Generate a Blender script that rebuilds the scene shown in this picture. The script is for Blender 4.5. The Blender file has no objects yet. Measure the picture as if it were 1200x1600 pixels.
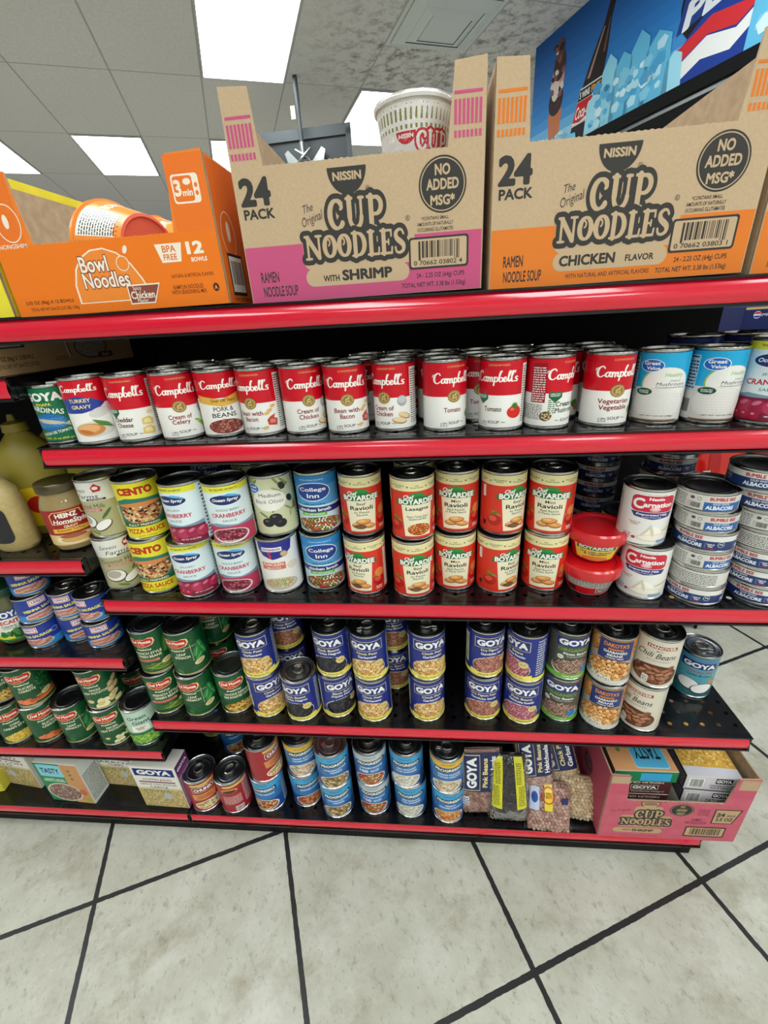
import bpy, bmesh, math, random
import numpy as np
from mathutils import Vector, Matrix
PI = math.pi
rnd = random.Random(7)
sc = bpy.context.scene
col = sc.collection

# ------------------------------------------------------------------ camera geometry
FPX = 668.2454
CAM = Vector((0, -.6187, 1.1968))
_yaw, _pitch, _roll = -.1068, .434, -.0677
cF = Vector((math.sin(_yaw)*math.cos(_pitch), math.cos(_yaw)*math.cos(_pitch), -math.sin(_pitch)))
cR = Vector((math.cos(_yaw), -math.sin(_yaw), 0))
cU = cR.cross(cF)
cR, cU = cR*math.cos(_roll)+cU*math.sin(_roll), cU*math.cos(_roll)-cR*math.sin(_roll)
def ray(x, y): return cF + cR*((x-600)/FPX) - cU*((y-800)/FPX)
def onz(x, y, z):
    d = ray(x, y); return CAM + d*((z-CAM.z)/d.z)
def ony(x, y, Y):
    d = ray(x, y); return CAM + d*((Y-CAM.y)/d.y)

# ------------------------------------------------------------------ materials
def s2l(c):
    c /= 255.0
    return c/12.92 if c <= .04045 else ((c+.055)/1.055)**2.4
def hexc(h): return (s2l(int(h[0:2], 16)), s2l(int(h[2:4], 16)), s2l(int(h[4:6], 16)), 1)
_m = {}
def mat(name, h, rough=.5, metal=0, coat=0, spec=.5):
    if name in _m: return _m[name]
    m = bpy.data.materials.new(name); m.use_nodes = True
    b = m.node_tree.nodes['Principled BSDF']
    b.inputs['Base Color'].default_value = hexc(h)
    b.inputs['Roughness'].default_value = rough
    b.inputs['Metallic'].default_value = metal
    b.inputs['Coat Weight'].default_value = coat
    b.inputs['Coat Roughness'].default_value = .08
    b.inputs['Specular IOR Level'].default_value = spec
    _m[name] = m
    return m
def ink(h, kind='can'):
    if kind == 'can': return mat('ink_'+h, h, .3, 0, 0, .45)
    if kind == 'paper': return mat('paper_ink_'+h, h, .65, 0, 0, .25)
    return mat('film_ink_'+h, h, .25)
def noisy(name, h, h2, scale, rough=.6, detail=4, bump=0, metal=0, lo=.35, hi=.7):
    if name in _m: return _m[name]
    m = mat(name, h, rough, metal); nt = m.node_tree; b = nt.nodes['Principled BSDF']
    tc = nt.nodes.new('ShaderNodeTexCoord'); n = nt.nodes.new('ShaderNodeTexNoise')
    n.inputs['Scale'].default_value = scale; n.inputs['Detail'].default_value = detail
    nt.links.new(tc.outputs['Object'], n.inputs['Vector'])
    r = nt.nodes.new('ShaderNodeValToRGB')
    r.color_ramp.elements[0].position = lo; r.color_ramp.elements[1].position = hi
    r.color_ramp.elements[0].color = hexc(h); r.color_ramp.elements[1].color = hexc(h2)
    nt.links.new(n.outputs['Fac'], r.inputs['Fac']); nt.links.new(r.outputs['Color'], b.inputs['Base Color'])
    if bump:
        bp = nt.nodes.new('ShaderNodeBump'); bp.inputs['Strength'].default_value = bump; bp.inputs['Distance'].default_value = .002
        nt.links.new(n.outputs['Fac'], bp.inputs['Height']); nt.links.new(bp.outputs['Normal'], b.inputs['Normal'])
    return m
def film_mat():
    if 'clear_film' in _m: return _m['clear_film']
    m = bpy.data.materials.new('clear_film'); m.use_nodes = True; nt = m.node_tree; nt.nodes.clear()
    o = nt.nodes.new('ShaderNodeOutputMaterial'); mx = nt.nodes.new('ShaderNodeMixShader')
    t = nt.nodes.new('ShaderNodeBsdfTransparent'); g = nt.nodes.new('ShaderNodeBsdfGlossy'); g.inputs['Roughness'].default_value = .12
    lw = nt.nodes.new('ShaderNodeLayerWeight'); lw.inputs['Blend'].default_value = .25
    mp = nt.nodes.new('ShaderNodeMath'); mp.operation = 'MULTIPLY_ADD'; mp.inputs[1].default_value = .42; mp.inputs[2].default_value = .03
    tc = nt.nodes.new('ShaderNodeTexCoord'); n = nt.nodes.new('ShaderNodeTexNoise'); n.inputs['Scale'].default_value = 45; n.inputs['Distortion'].default_value = 1.5
    bp = nt.nodes.new('ShaderNodeBump'); bp.inputs['Strength'].default_value = .9; bp.inputs['Distance'].default_value = .01
    nt.links.new(tc.outputs['Object'], n.inputs['Vector']); nt.links.new(n.outputs['Fac'], bp.inputs['Height']); nt.links.new(bp.outputs['Normal'], g.inputs['Normal'])
    nt.links.new(lw.outputs['Fresnel'], mp.inputs[0]); nt.links.new(mp.outputs[0], mx.inputs['Fac'])
    nt.links.new(t.outputs[0], mx.inputs[1]); nt.links.new(g.outputs[0], mx.inputs[2]); nt.links.new(mx.outputs[0], o.inputs['Surface'])
    _m['clear_film'] = m
    return m
STEEL = mat('tin_steel', 'C8C8C6', .22, 1)
LIDM = mat('lid_steel', '8E9094', .3, 1)
TABM = mat('tab_steel', 'D8D4CC', .25, 1)
BLACK = noisy('black_shelf_paint', '0B0B0D', '131316', 60, .16)
BLACKM = mat('black_panel', '09090B', .6, spec=.2)
REDP = mat('red_price_strip', 'D8062E', .16, 0, .8)
KRAFT = noisy('kraft_board', 'BFA483', 'C6AC8B', 260, .8, 4)
KRAFTIN = noisy('kraft_inner', 'A98F72', 'B99F80', 70, .85, 3)

# ------------------------------------------------------------------ object helpers
def link(name, me, parent=None):
    o = bpy.data.objects.new(name, me); col.objects.link(o)
    if parent is not None: o.parent = parent
    return o
def obj(name, bm, mats, parent=None, smooth=False):
    me = bpy.data.meshes.new(name); bm.to_mesh(me); bm.free()
    for m in (mats if isinstance(mats, (list, tuple)) else [mats]): me.materials.append(m)
    if smooth:
        for p in me.polygons: p.use_smooth = True
        me.set_sharp_from_angle(angle=math.radians(35))
    return link(name, me, parent)
def tag(o, label=None, cat=None, group=None, kind=None):
    if label: o['label'] = label
    if cat: o['category'] = cat
    if group: o['group'] = group
    if kind: o['kind'] = kind
    return o
def thing(name, label, cat, loc=(0, 0, 0), rz=0, group=None):
    o = link(name, None); o.location = loc; o.rotation_euler = (0, 0, rz)
    return tag(o, label, cat, group)
def dup(root):
    r = root.copy(); col.objects.link(r)
    for ch in list(root.children):
        c = ch.copy(); col.objects.link(c); c.parent = r
        for g in list(ch.children):
            d = g.copy(); col.objects.link(d); d.parent = c
    return r
def box(bm, x0, x1, y0, y1, z0, z1, mi=0, M=None):
    vs = [bm.verts.new(Vector(p)) for p in ((x0,y0,z0),(x1,y0,z0),(x1,y1,z0),(x0,y1,z0),(x0,y0,z1),(x1,y0,z1),(x1,y1,z1),(x0,y1,z1))]
    if M is not None:
        for v in vs: v.co = M @ v.co
    for f in ((3,2,1,0),(4,5,6,7),(0,1,5,4),(1,2,6,5),(2,3,7,6),(3,0,4,7)):
        bm.faces.new([vs[i] for i in f]).material_index = mi
def rbox(name, x0, x1, y0, y1, z0, z1, m, parent=None, bev=0):
    bm = bmesh.new(); box(bm, x0, x1, y0, y1, z0, z1)
    if bev: bmesh.ops.bevel(bm, geom=bm.edges[:], offset=bev, segments=2, affect='EDGES')
    return obj(name, bm, m, parent)
def lathe(prof, seg=40, mi=None, sx=1, sy=1, mids=None):
    bm = bmesh.new(); rows = []
    for r, z in prof:
        if r < 1e-6: rows.append([bm.verts.new((0, 0, z))])
        else: rows.append([bm.verts.new((r*sx*math.cos(2*PI*k/seg), r*sy*math.sin(2*PI*k/seg), z)) for k in range(seg)])
    for i in range(len(rows)-1):
        a, b = rows[i], rows[i+1]
        for k in range(seg):
            k2 = (k+1) % seg
            if len(a) == 1 and len(b) == 1: continue
            if len(a) == 1: f = bm.faces.new((a[0], b[k2], b[k]))
            elif len(b) == 1: f = bm.faces.new((a[k], a[k2], b[0]))
            else: f = bm.faces.new((a[k], a[k2], b[k2], b[k]))
            if mids: f.material_index = mids[i]
    bmesh.ops.recalc_face_normals(bm, faces=bm.faces[:])
    return bm
def tube(bm, pts, r, seg=8, closed=False):
    pts = [Vector(p) for p in pts]; n = len(pts); rings = []
    for i, p in enumerate(pts):
        a = pts[i-1] if (i or closed) else p; b = pts[(i+1) % n] if (i < n-1 or closed) else p
        d = (b-a).normalized(); up = Vector((0, 0, 1)) if abs(d.z) < .9 else Vector((0, 1, 0))
        s = d.cross(up).normalized(); t = s.cross(d)
        rings.append([bm.verts.new(p + s*(r*math.cos(2*PI*k/seg)) + t*(r*math.sin(2*PI*k/seg))) for k in range(seg)])
    for i in range(n if closed else n-1):
        a, b = rings[i], rings[(i+1) % n]
        for k in range(seg): bm.faces.new((a[k], a[(k+1) % seg], b[(k+1) % seg], b[k]))
    if not closed:
        bm.faces.new(rings[0][::-1]); bm.faces.new(rings[-1])
def prism(bm, pts, y0, y1, mi=0, M=None):
    a = [bm.verts.new((x, y0, z)) for x, z in pts]; b = [bm.verts.new((x, y1, z)) for x, z in pts]
    if M is not None:
        for v in a+b: v.co = M @ v.co
    fs = [bm.faces.new(a), bm.faces.new(b[::-1])]
    n = len(pts)
    for i in range(n): fs.append(bm.faces.new((a[i], b[i], b[(i+1) % n], a[(i+1) % n])))
    for f in fs: f.material_index = mi
    bmesh.ops.recalc_face_normals(bm, faces=fs)

# ------------------------------------------------------------------ printed artwork (flat vector art in millimetres, wrapped on surfaces)
_tc = {}
def text_mesh(s, bold=0.0, shear=0.0):
    key = (s, round(bold, 3), round(shear, 2))
    if key in _tc: return _tc[key]
    if bold >= .011:
        vs, fs = text_mesh(s, 0, shear); cnt = {}
        for f in fs:
            for a, b in zip(f, f[1:]+f[:1]): e = (min(a, b), max(a, b)); cnt[e] = cnt.get(e, 0)+1
        A = np.array([(*vs[a], *vs[b]) for (a, b), n in cnt.items() if n == 1]); c = .026 if len(s) < 14 else .034; m = bold+.06
        x0, x1, y0, y1 = A[:, ::2].min()-m, A[:, ::2].max()+m, A[:, 1::2].min()-m, A[:, 1::2].max()+m
        X, Y = np.meshgrid(np.arange(x0, x1+c, c), np.arange(y0+.0013, y1+c, c)); D = segdist(X, Y, A); ins = np.zeros(X.shape, bool)
        for ax, ay, bx, by in A:
            if ay == by: continue
            ins ^= ((ay > Y) != (by > Y)) & (X < (bx-ax)*(Y-ay)/(by-ay)+ax)
        _tc[key] = march(np.where(ins, -D, D)-bold, x0, y0+.0013, c)
        return _tc[key]
    cu = bpy.data.curves.new('lettering', 'FONT'); cu.body = s; cu.size = 1; cu.offset = bold; cu.shear = shear
    cu.resolution_u = 3; cu.align_x = 'LEFT'; cu.space_line = .85
    if '\n' in s: cu.align_x = 'CENTER'
    o = bpy.data.objects.new('lettering', cu)
    me = bpy.data.meshes.new_from_object(o)
    vs = [(v.co.x, v.co.y) for v in me.vertices]; fs = [tuple(p.vertices) for p in me.polygons]
    bpy.data.objects.remove(o); bpy.data.curves.remove(cu); bpy.data.meshes.remove(me)
    _tc[key] = (vs, fs)
    return _tc[key]
def spline(pts, n=5):
    out = []
    P = [pts[0]]+list(pts)+[pts[-1]]
    for i in range(1, len(P)-2):
        p0, p1, p2, p3 = P[i-1:i+3]
        for k in range(n):
            t = k/n
            out.append(tuple(.5*((2*p1[j])+(-p0[j]+p2[j])*t+(2*p0[j]-5*p1[j]+4*p2[j]-p3[j])*t*t+(-p0[j]+3*p1[j]-3*p2[j]+p3[j])*t**3) for j in range(len(p1))))
    out.append(tuple(pts[-1]))
    return out
def ribbon(pts, extra=0.0):      # pts (x, y, halfwidth)
    vs, fs = [], []
    n = len(pts)
    for i in range(n):
        x, y, w = pts[i]; a = pts[max(0, i-1)]; b = pts[min(n-1, i+1)]
        dx, dy = b[0]-a[0], b[1]-a[1]; L = math.hypot(dx, dy) or 1
        w += extra
        vs += [(x-dy/L*w, y+dx/L*w), (x+dy/L*w, y-dx/L*w)]
    for i in range(n-1): fs.append((2*i, 2*i+1, 2*i+3, 2*i+2))
    for e in (0, n-1):          # round caps
        x, y, w = pts[e]; w += extra; b0 = len(vs)
        for k in range(10): vs.append((x+w*math.cos(k*PI/5), y+w*math.sin(k*PI/5)))
        fs.append(tuple(range(b0, b0+10)))
    return vs, fs
def march(S, x0, y0, c):          # polygons of the region S < 0 on a regular grid
    ins = S < 0; a = ins[:-1, :-1]; b = ins[:-1, 1:]; cc = ins[1:, 1:]; d = ins[1:, :-1]
    full = a & b & cc & d; mixed = (a | b | cc | d) & ~full
    vs, fs = [], []
    for j in range(full.shape[0]):
        row = full[j]; i = 0; n = len(row)
        if not row.any(): continue
        while i < n:
            if row[i]:
                k = i
                while k < n and row[k] and k-i < 4: k += 1
                q = len(vs); xa, xb, ya, yb = x0+i*c, x0+k*c, y0+j*c, y0+(j+1)*c
                vs += [(xa, ya), (xb, ya), (xb, yb), (xa, yb)]; fs.append((q, q+1, q+2, q+3)); i = k
            else: i += 1
    for j, i in zip(*np.nonzero(mixed)):
        P = [(i, j, S[j, i]), (i+1, j, S[j, i+1]), (i+1, j+1, S[j+1, i+1]), (i, j+1, S[j+1, i])]; o = []
        for k in range(4):
            p, q = P[k], P[(k+1) % 4]
            if p[2] < 0: o.append((p[0], p[1]))
            if (p[2] < 0) != (q[2] < 0):
                t = p[2]/(p[2]-q[2]); o.append((p[0]+(q[0]-p[0])*t, p[1]+(q[1]-p[1])*t))
        if len(o) > 2:
            b0 = len(vs); vs += [(float(x0+x*c), float(y0+y*c)) for x, y in o]; fs.append(tuple(range(b0, b0+len(o))))
    return vs, fs
def segdist(X, Y, A, wid=None):    # A rows x0 y0 x1 y1 ; min over segments of distance minus interpolated half width
    out = np.full(X.shape, 9.0)
    for k, (ax, ay, bx, by) in enumerate(A):
        dx, dy = bx-ax, by-ay; L = dx*dx+dy*dy or 1e-9
        t = np.clip(((X-ax)*dx+(Y-ay)*dy)/L, 0, 1)
        d = np.hypot(X-ax-t*dx, Y-ay-t*dy)
        if wid is not None: d = d-(wid[k][0]+(wid[k][1]-wid[k][0])*t)
        np.minimum(out, d, out=out)
    return out
_sc = {}
def strokes(st, extra=0.0):
    key = (tuple(tuple(q) for q in st), extra)
    if key in _sc: return _sc[key]
    A, Wd = [], []
    for q in st:
        for p, r in zip(q, q[1:]): A.append((p[0], p[1], r[0], r[1])); Wd.append((p[2]+extra, r[2]+extra))
    A = np.array(A); m = max(max(w) for w in Wd)+.05; c = .03 if extra or len(st) > 16 else .024
    x0, x1, y0, y1 = A[:, ::2].min()-m, A[:, ::2].max()+m, A[:, 1::2].min()-m, A[:, 1::2].max()+m
    X, Y = np.meshgrid(np.arange(x0, x1+c, c), np.arange(y0, y1+c, c))
    _sc[key] = march(segdist(X, Y, A, Wd), x0, y0, c)
    return _sc[key]
# hand drawn connected script (x, y, halfwidth)
def sp(pts, w=.045, n=4): return spline([(p[0], p[1], p[2] if len(p) > 2 else w) for p in pts], n)
CAMP = [sp([(.02,.62),(.06,.76),(.12,.84)],.03), sp([(.62,.8),(.56,.96),(.42,.97,.06),(.24,.78,.08),(.17,.42,.085),(.24,.12,.07),(.42,.02),(.6,.18)]),
 sp([(.95,.4),(.84,.46),(.72,.3,.06),(.74,.08,.06),(.86,.06),(.96,.3)]), sp([(.98,.46,.06),(.95,.14,.06),(1.05,.04)]),
 sp([(1.08,.4),(1.13,.44,.055),(1.12,.04,.055)]), sp([(1.13,.24),(1.24,.45),(1.31,.36,.055),(1.3,.04,.055)]), sp([(1.31,.24),(1.42,.45),(1.49,.36,.055),(1.47,.08,.055),(1.56,.06)]),
 sp([(1.62,.44),(1.66,.4,.055),(1.58,-.32,.055)]), sp([(1.64,.3),(1.75,.46),(1.86,.34,.06),(1.82,.08,.06),(1.68,.04)]),
 sp([(1.94,.3),(2.06,.8),(2.14,1.0),(2.06,.98,.05),(1.98,.6,.06),(1.98,.12,.06),(2.1,.02),(2.2,.2,.055),(2.16,.4),(2.04,.4)]),
 sp([(2.26,.2),(2.42,.28),(2.44,.42),(2.33,.44),(2.27,.22,.06),(2.32,.04,.055),(2.5,.12)]),
 sp([(2.5,.12),(2.66,.62),(2.76,.96),(2.66,.98),(2.6,.5,.06),(2.62,.08,.06),(2.74,.08)]), sp([(2.74,.12),(2.88,.62),(2.98,.96),(2.88,.98),(2.82,.5,.06),(2.84,.08,.06),(2.96,.04)]),
 sp([(3.1,1.0,.05),(3.06,.8,.02)]), sp([(3.3,.42),(3.18,.46),(3.12,.32,.06),(3.26,.18,.06),(3.2,.03),(3.04,.06)])]
# fat display serif letters
def seg(x0, y0, x1, y1, w): return [(x0, y0, w), ((x0+x1)/2, (y0+y1)/2, w), (x1, y1, w)]
def arc(cx, cy, rx, ry, a0, a1, w0, w1, n=16):
    o = []
    for k in range(n+1):
        t = k/n; a = math.radians(a0+(a1-a0)*t); th = w0+(w1-w0)*math.sin(PI*t)
        o.append((cx+rx*math.cos(a), cy+ry*math.sin(a), th))
    return o
def arc2(cx, cy, rx, ry, a0, a1, wv, wh, n=22):   # thick on the vertical sides, thin on the horizontal
    o = []
    for k in range(n+1):
        a = math.radians(a0+(a1-a0)*k/n); o.append((cx+rx*math.cos(a), cy+ry*math.sin(a), wh+(wv-wh)*abs(math.cos(a))))
    return o
SER = {
 'C': (.84, [arc2(.44,.5,.32,.42,48,318,.12,.05), sp([(.64,.82,.06),(.68,.72,.075),(.62,.66,.05)])]),
 'U': (1.0, [seg(.2,.95,.2,.4,.11), arc2(.47,.38,.27,.32,180,360,.09,.065), seg(.74,.95,.74,.38,.06), seg(.06,.95,.34,.95,.045), seg(.64,.95,.86,.95,.045)]),
 'P': (.78, [seg(.2,.95,.2,.04,.11), arc2(.4,.68,.26,.25,-100,100,.1,.05), seg(.2,.93,.4,.93,.05), seg(.2,.43,.4,.43,.05), seg(.04,.05,.38,.05,.05), seg(.04,.95,.2,.95,.05)]),
 'N': (.98, [seg(.18,.95,.18,.05,.06), seg(.2,.9,.76,.1,.11), seg(.8,.95,.8,.05,.06), seg(.04,.05,.34,.05,.05), seg(.64,.95,.94,.95,.05), seg(.04,.95,.26,.95,.05)]),
 'O': (.8, [arc2(.4,.5,.28,.41,0,360,.12,.05), arc2(.32,.66,.1,.13,-80,200,.04,.03)]),
 'D': (.86, [seg(.2,.95,.2,.05,.11), arc2(.36,.5,.34,.43,-90,90,.12,.05), seg(.04,.95,.36,.95,.05), seg(.04,.05,.36,.05,.05)]),
 'L': (.68, [seg(.2,.95,.2,.05,.11), seg(.04,.95,.36,.95,.05), seg(.04,.05,.6,.05,.055), seg(.6,.05,.62,.3,.045)]),
 'E': (.72, [seg(.2,.95,.2,.05,.11), seg(.04,.95,.6,.95,.05), seg(.04,.05,.62,.05,.055), seg(.2,.5,.46,.5,.04), seg(.6,.95,.61,.72,.045), seg(.62,.05,.64,.28,.045), seg(.46,.4,.46,.6,.04)]),
 'S': (.66, [sp([(.54,.78,.05),(.46,.92,.05),(.3,.95,.06),(.14,.82,.09),(.18,.62,.11),(.36,.48,.12),(.52,.34,.11),(.52,.14,.08),(.34,.04,.06),(.16,.08,.05),(.1,.26,.05)])]),
}
def serif_word(w):
    st, x = [], 0
    for ch in w:
        adv, s = SER[ch]
        st += [[(px+x, py, pw) for px, py, pw in q] for q in s]; x += adv
    return st
class Art:
    def __init__(s, kind='can'): s.kind = kind; s.el = []
    def add(s, vs, fs, c, small=False, lv=None):
        xs = [v[0] for v in vs]; ys = [v[1] for v in vs]
        bb = (min(xs), min(ys), max(xs), max(ys))
        if lv is None:
            lv = 0
            for e in s.el:
                b = e[3]
                if b[0] < bb[2] and b[2] > bb[0] and b[1] < bb[3] and b[3] > bb[1]: lv = max(lv, e[4]+1)
        s.el.append((vs, fs, c, bb, lv, small))
        return lv
    def poly(s, pts, c, lv=None): return s.add(list(pts), [tuple(range(len(pts)))], c, lv=lv)
    def rect(s, x0, y0, x1, y1, c, lv=None): return s.poly([(x0,y0),(x1,y0),(x1,y1),(x0,y1)], c, lv)
    def rrect(s, x0, y0, x1, y1, r, c):
        p = []
        for cx, cy, a0 in ((x1-r,y0+r,-90),(x1-r,y1-r,0),(x0+r,y1-r,90),(x0+r,y0+r,180)):
            for k in range(5):
                a = math.radians(a0+k*22.5); p.append((cx+r*math.cos(a), cy+r*math.sin(a)))
        return s.poly(p, c)
    def ell(s, cx, cy, rx, ry, c, rot=0, n=28, lv=None, a0=0, a1=360):
        p = []; m = n if a1-a0 == 360 else n+1
        for k in range(m):
            a = math.radians(a0+(a1-a0)*k/n); x, y = rx*math.cos(a), ry*math.sin(a); q = math.radians(rot)
            p.append((cx+x*math.cos(q)-y*math.sin(q), cy+x*math.sin(q)+y*math.cos(q)))
        return s.poly(p, c, lv)
    def ring(s, cx, cy, r, w, c, a0=0, a1=360, ry=None):
        v, f = ribbon([(cx+r*math.cos(math.radians(a0+(a1-a0)*k/36)), cy+(ry or r)*math.sin(math.radians(a0+(a1-a0)*k/36)), w/2) for k in range(37)])
        s.add(v, f[:-2], c)
    def fit(s, vs, fs, cx, cy, w, h, c, rot=0, bb=None, lv=None, small=False):
        bb = bb or (min(v[0] for v in vs), min(v[1] for v in vs), max(v[0] for v in vs), max(v[1] for v in vs))
        if h is None: h = w*(bb[3]-bb[1])/(bb[2]-bb[0])
        kx, ky = w/(bb[2]-bb[0]), h/(bb[3]-bb[1]); q = math.radians(rot); mx, my = (bb[0]+bb[2])/2, (bb[1]+bb[3])/2
        o = []
        for x, y in vs:
            x, y = (x-mx)*kx, (y-my)*ky
            o.append((cx+x*math.cos(q)-y*math.sin(q), cy+x*math.sin(q)+y*math.cos(q)))
        return s.add(o, fs, c, small=small, lv=lv), bb
    def text(s, t, cx, cy, w, h, c, bold=0.0, shear=0.0, rot=0, out=None, oc='000000'):
        vs, fs = text_mesh(t, bold, shear)
        if out:
            bb = (min(v[0] for v in vs), min(v[1] for v in vs), max(v[0] for v in vs), max(v[1] for v in vs))
            v2, f2 = text_mesh(t, bold+out, shear)
            s.fit(v2, f2, cx, cy, w, h, oc, rot, bb, small=bold+out >= .011)
        s.fit(vs, fs, cx, cy, w, h, c, rot, small=bold >= .011)
    def stroke(s, st, cx, cy, w, h, c, rot=0, outs=()):
        vs, fs = strokes(st); bb = (min(v[0] for v in vs), min(v[1] for v in vs), max(v[0] for v in vs), max(v[1] for v in vs))
        for ex, oc in outs:
            v2, f2 = strokes(st, ex); s.fit(v2, f2, cx, cy, w, h, oc, rot, bb, small=True)
        s.fit(vs, fs, cx, cy, w, h, c, rot, bb, small=True)
    def beans(s, cx, cy, rx, ry, cols, size=4, asp=.75, bg=None, clip=None, seed=1, top=None, lim=None):
        r = random.Random(seed)
        if bg: s.ell(cx, cy, rx, ry, bg)
        groups = {}
        lv0 = None
        j = 0; y = cy-ry
        while y < cy+ry:
            x = cx-rx+(size*.5 if j % 2 else 0)
            while x < cx+rx:
                px, py = x+r.uniform(-.15, .15)*size, y+r.uniform(-.15, .15)*size
                if ((px-cx)/rx)**2+((py-cy)/ry)**2 < .9 and (top is None or py < top) and (lim is None or (lim[0]+size*.55 < px < lim[2]-size*.55 and lim[1]+size*.55 < py < lim[3]-size*.55)):
                    a = r.uniform(0, PI); c = r.choice(cols)
                    V, Fc = groups.setdefault(c, ([], [])); b = len(V)
                    for k in range(8):
                        t = k*PI/4; u, v = size*.52*math.cos(t), size*.52*asp*math.sin(t)
                        V.append((px+u*math.cos(a)-v*math.sin(a), py+u*math.sin(a)+v*math.cos(a)))
                    Fc.append(tuple(range(b, b+8)))
                x += size
            y += size*.82; j += 1
        for c, (V, Fc) in groups.items():
            if V: s.add(V, Fc, c, True)
    def bars(s, x0, y0, x1, y1, c, seed=3, vert=True):
        r = random.Random(seed); V, Fc = [], []
        x = x0 if vert else y0; end = x1 if vert else y1; step = (end-x)/60
        while x < end:
            w = r.choice((1, 1, 2, 3))*step
            q = [(x,y0),(x+w,y0),(x+w,y1),(x,y1)] if vert else [(x0,x),(x1,x),(x1,x+w),(x0,x+w)]
            b = len(V); V += q; Fc.append((b, b+1, b+2, b+3)); x += w+r.choice((1, 1, 2))*step
        s.add(V, Fc, c, True)
    def fine(s, x0, y0, x1, y1, n, c, seed=5, th=.45):       # lines of print too small to read
        r = random.Random(seed); V, Fc = [], []; dy = (y1-y0)/n
        for i in range(n):
            y = y0+i*dy; x = x0
            while x < x1-1:
                w = min(r.uniform(1.5, 5), x1-x); b = len(V)
                V += [(x,y),(x+w,y),(x+w,y+dy*th),(x,y+dy*th)]; Fc.append((b, b+1, b+2, b+3)); x += w+1
        s.add(V, Fc, c, True)
    def build(s, name, mapf, parent, du=3.6, step=.1, alpha=1):
        bm = bmesh.new(); cols = []
        for vs, fs, c, bb, lv, small in s.el:
            if c not in cols: cols.append(c)
            mi = cols.index(c); b2 = bmesh.new()
            vv = [b2.verts.new((x, y, 0)) for x, y in vs]
            for f in fs:
                if len(set(f)) > 2:
                    try: b2.faces.new([vv[i] for i in f]).material_index = mi
                    except ValueError: pass
            if du and not small and bb[2]-bb[0] > du:
                u = math.floor(bb[0]/du)*du+du
                while u < bb[2]-.01:
                    bmesh.ops.bisect_plane(b2, geom=b2.verts[:]+b2.edges[:]+b2.faces[:], plane_co=(u, 0, 0), plane_no=(1, 0, 0), dist=1e-5)
                    u += du
            if du and getattr(s, 'dv', 0) and not small and bb[3]-bb[1] > s.dv:
                u = math.floor(bb[1]/s.dv)*s.dv+s.dv
                while u < bb[3]-.01:
                    bmesh.ops.bisect_plane(b2, geom=b2.verts[:]+b2.edges[:]+b2.faces[:], plane_co=(0, u, 0), plane_no=(0, 1, 0), dist=1e-5)
                    u += s.dv
            bmesh.ops.triangulate(b2, faces=b2.faces[:])
            for f in b2.faces:
                if f.normal.z < 0: f.normal_flip()
            off = lv*step/1000
            idx = {}
            for v in b2.verts: idx[v] = bm.verts.new(mapf(v.co.x, v.co.y, off))
            for f in b2.faces: bm.faces.new([idx[v] for v in f.verts]).material_index = mi
            b2.free()
        return obj(name, bm, [ink(c, s.kind) for c in cols], parent)
def cylmap(r, z0, rt=None, H=None, ku=1):     # u,v mm -> cylinder / cone facing -Y
    def f(u, v, off):
        rr = r if rt is None else r+(rt-r)*v/H; u *= ku
        a = u/1000/r; q = rr+off
        return Vector((q*math.sin(a), -q*math.cos(a), z0+v/1000))
    return f
def flatmap(M):                          # u,v mm in the plane x,z of M, facing -Y
    def f(u, v, off): return M @ Vector((u/1000, -off-.0002, v/1000))
    return f

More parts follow.
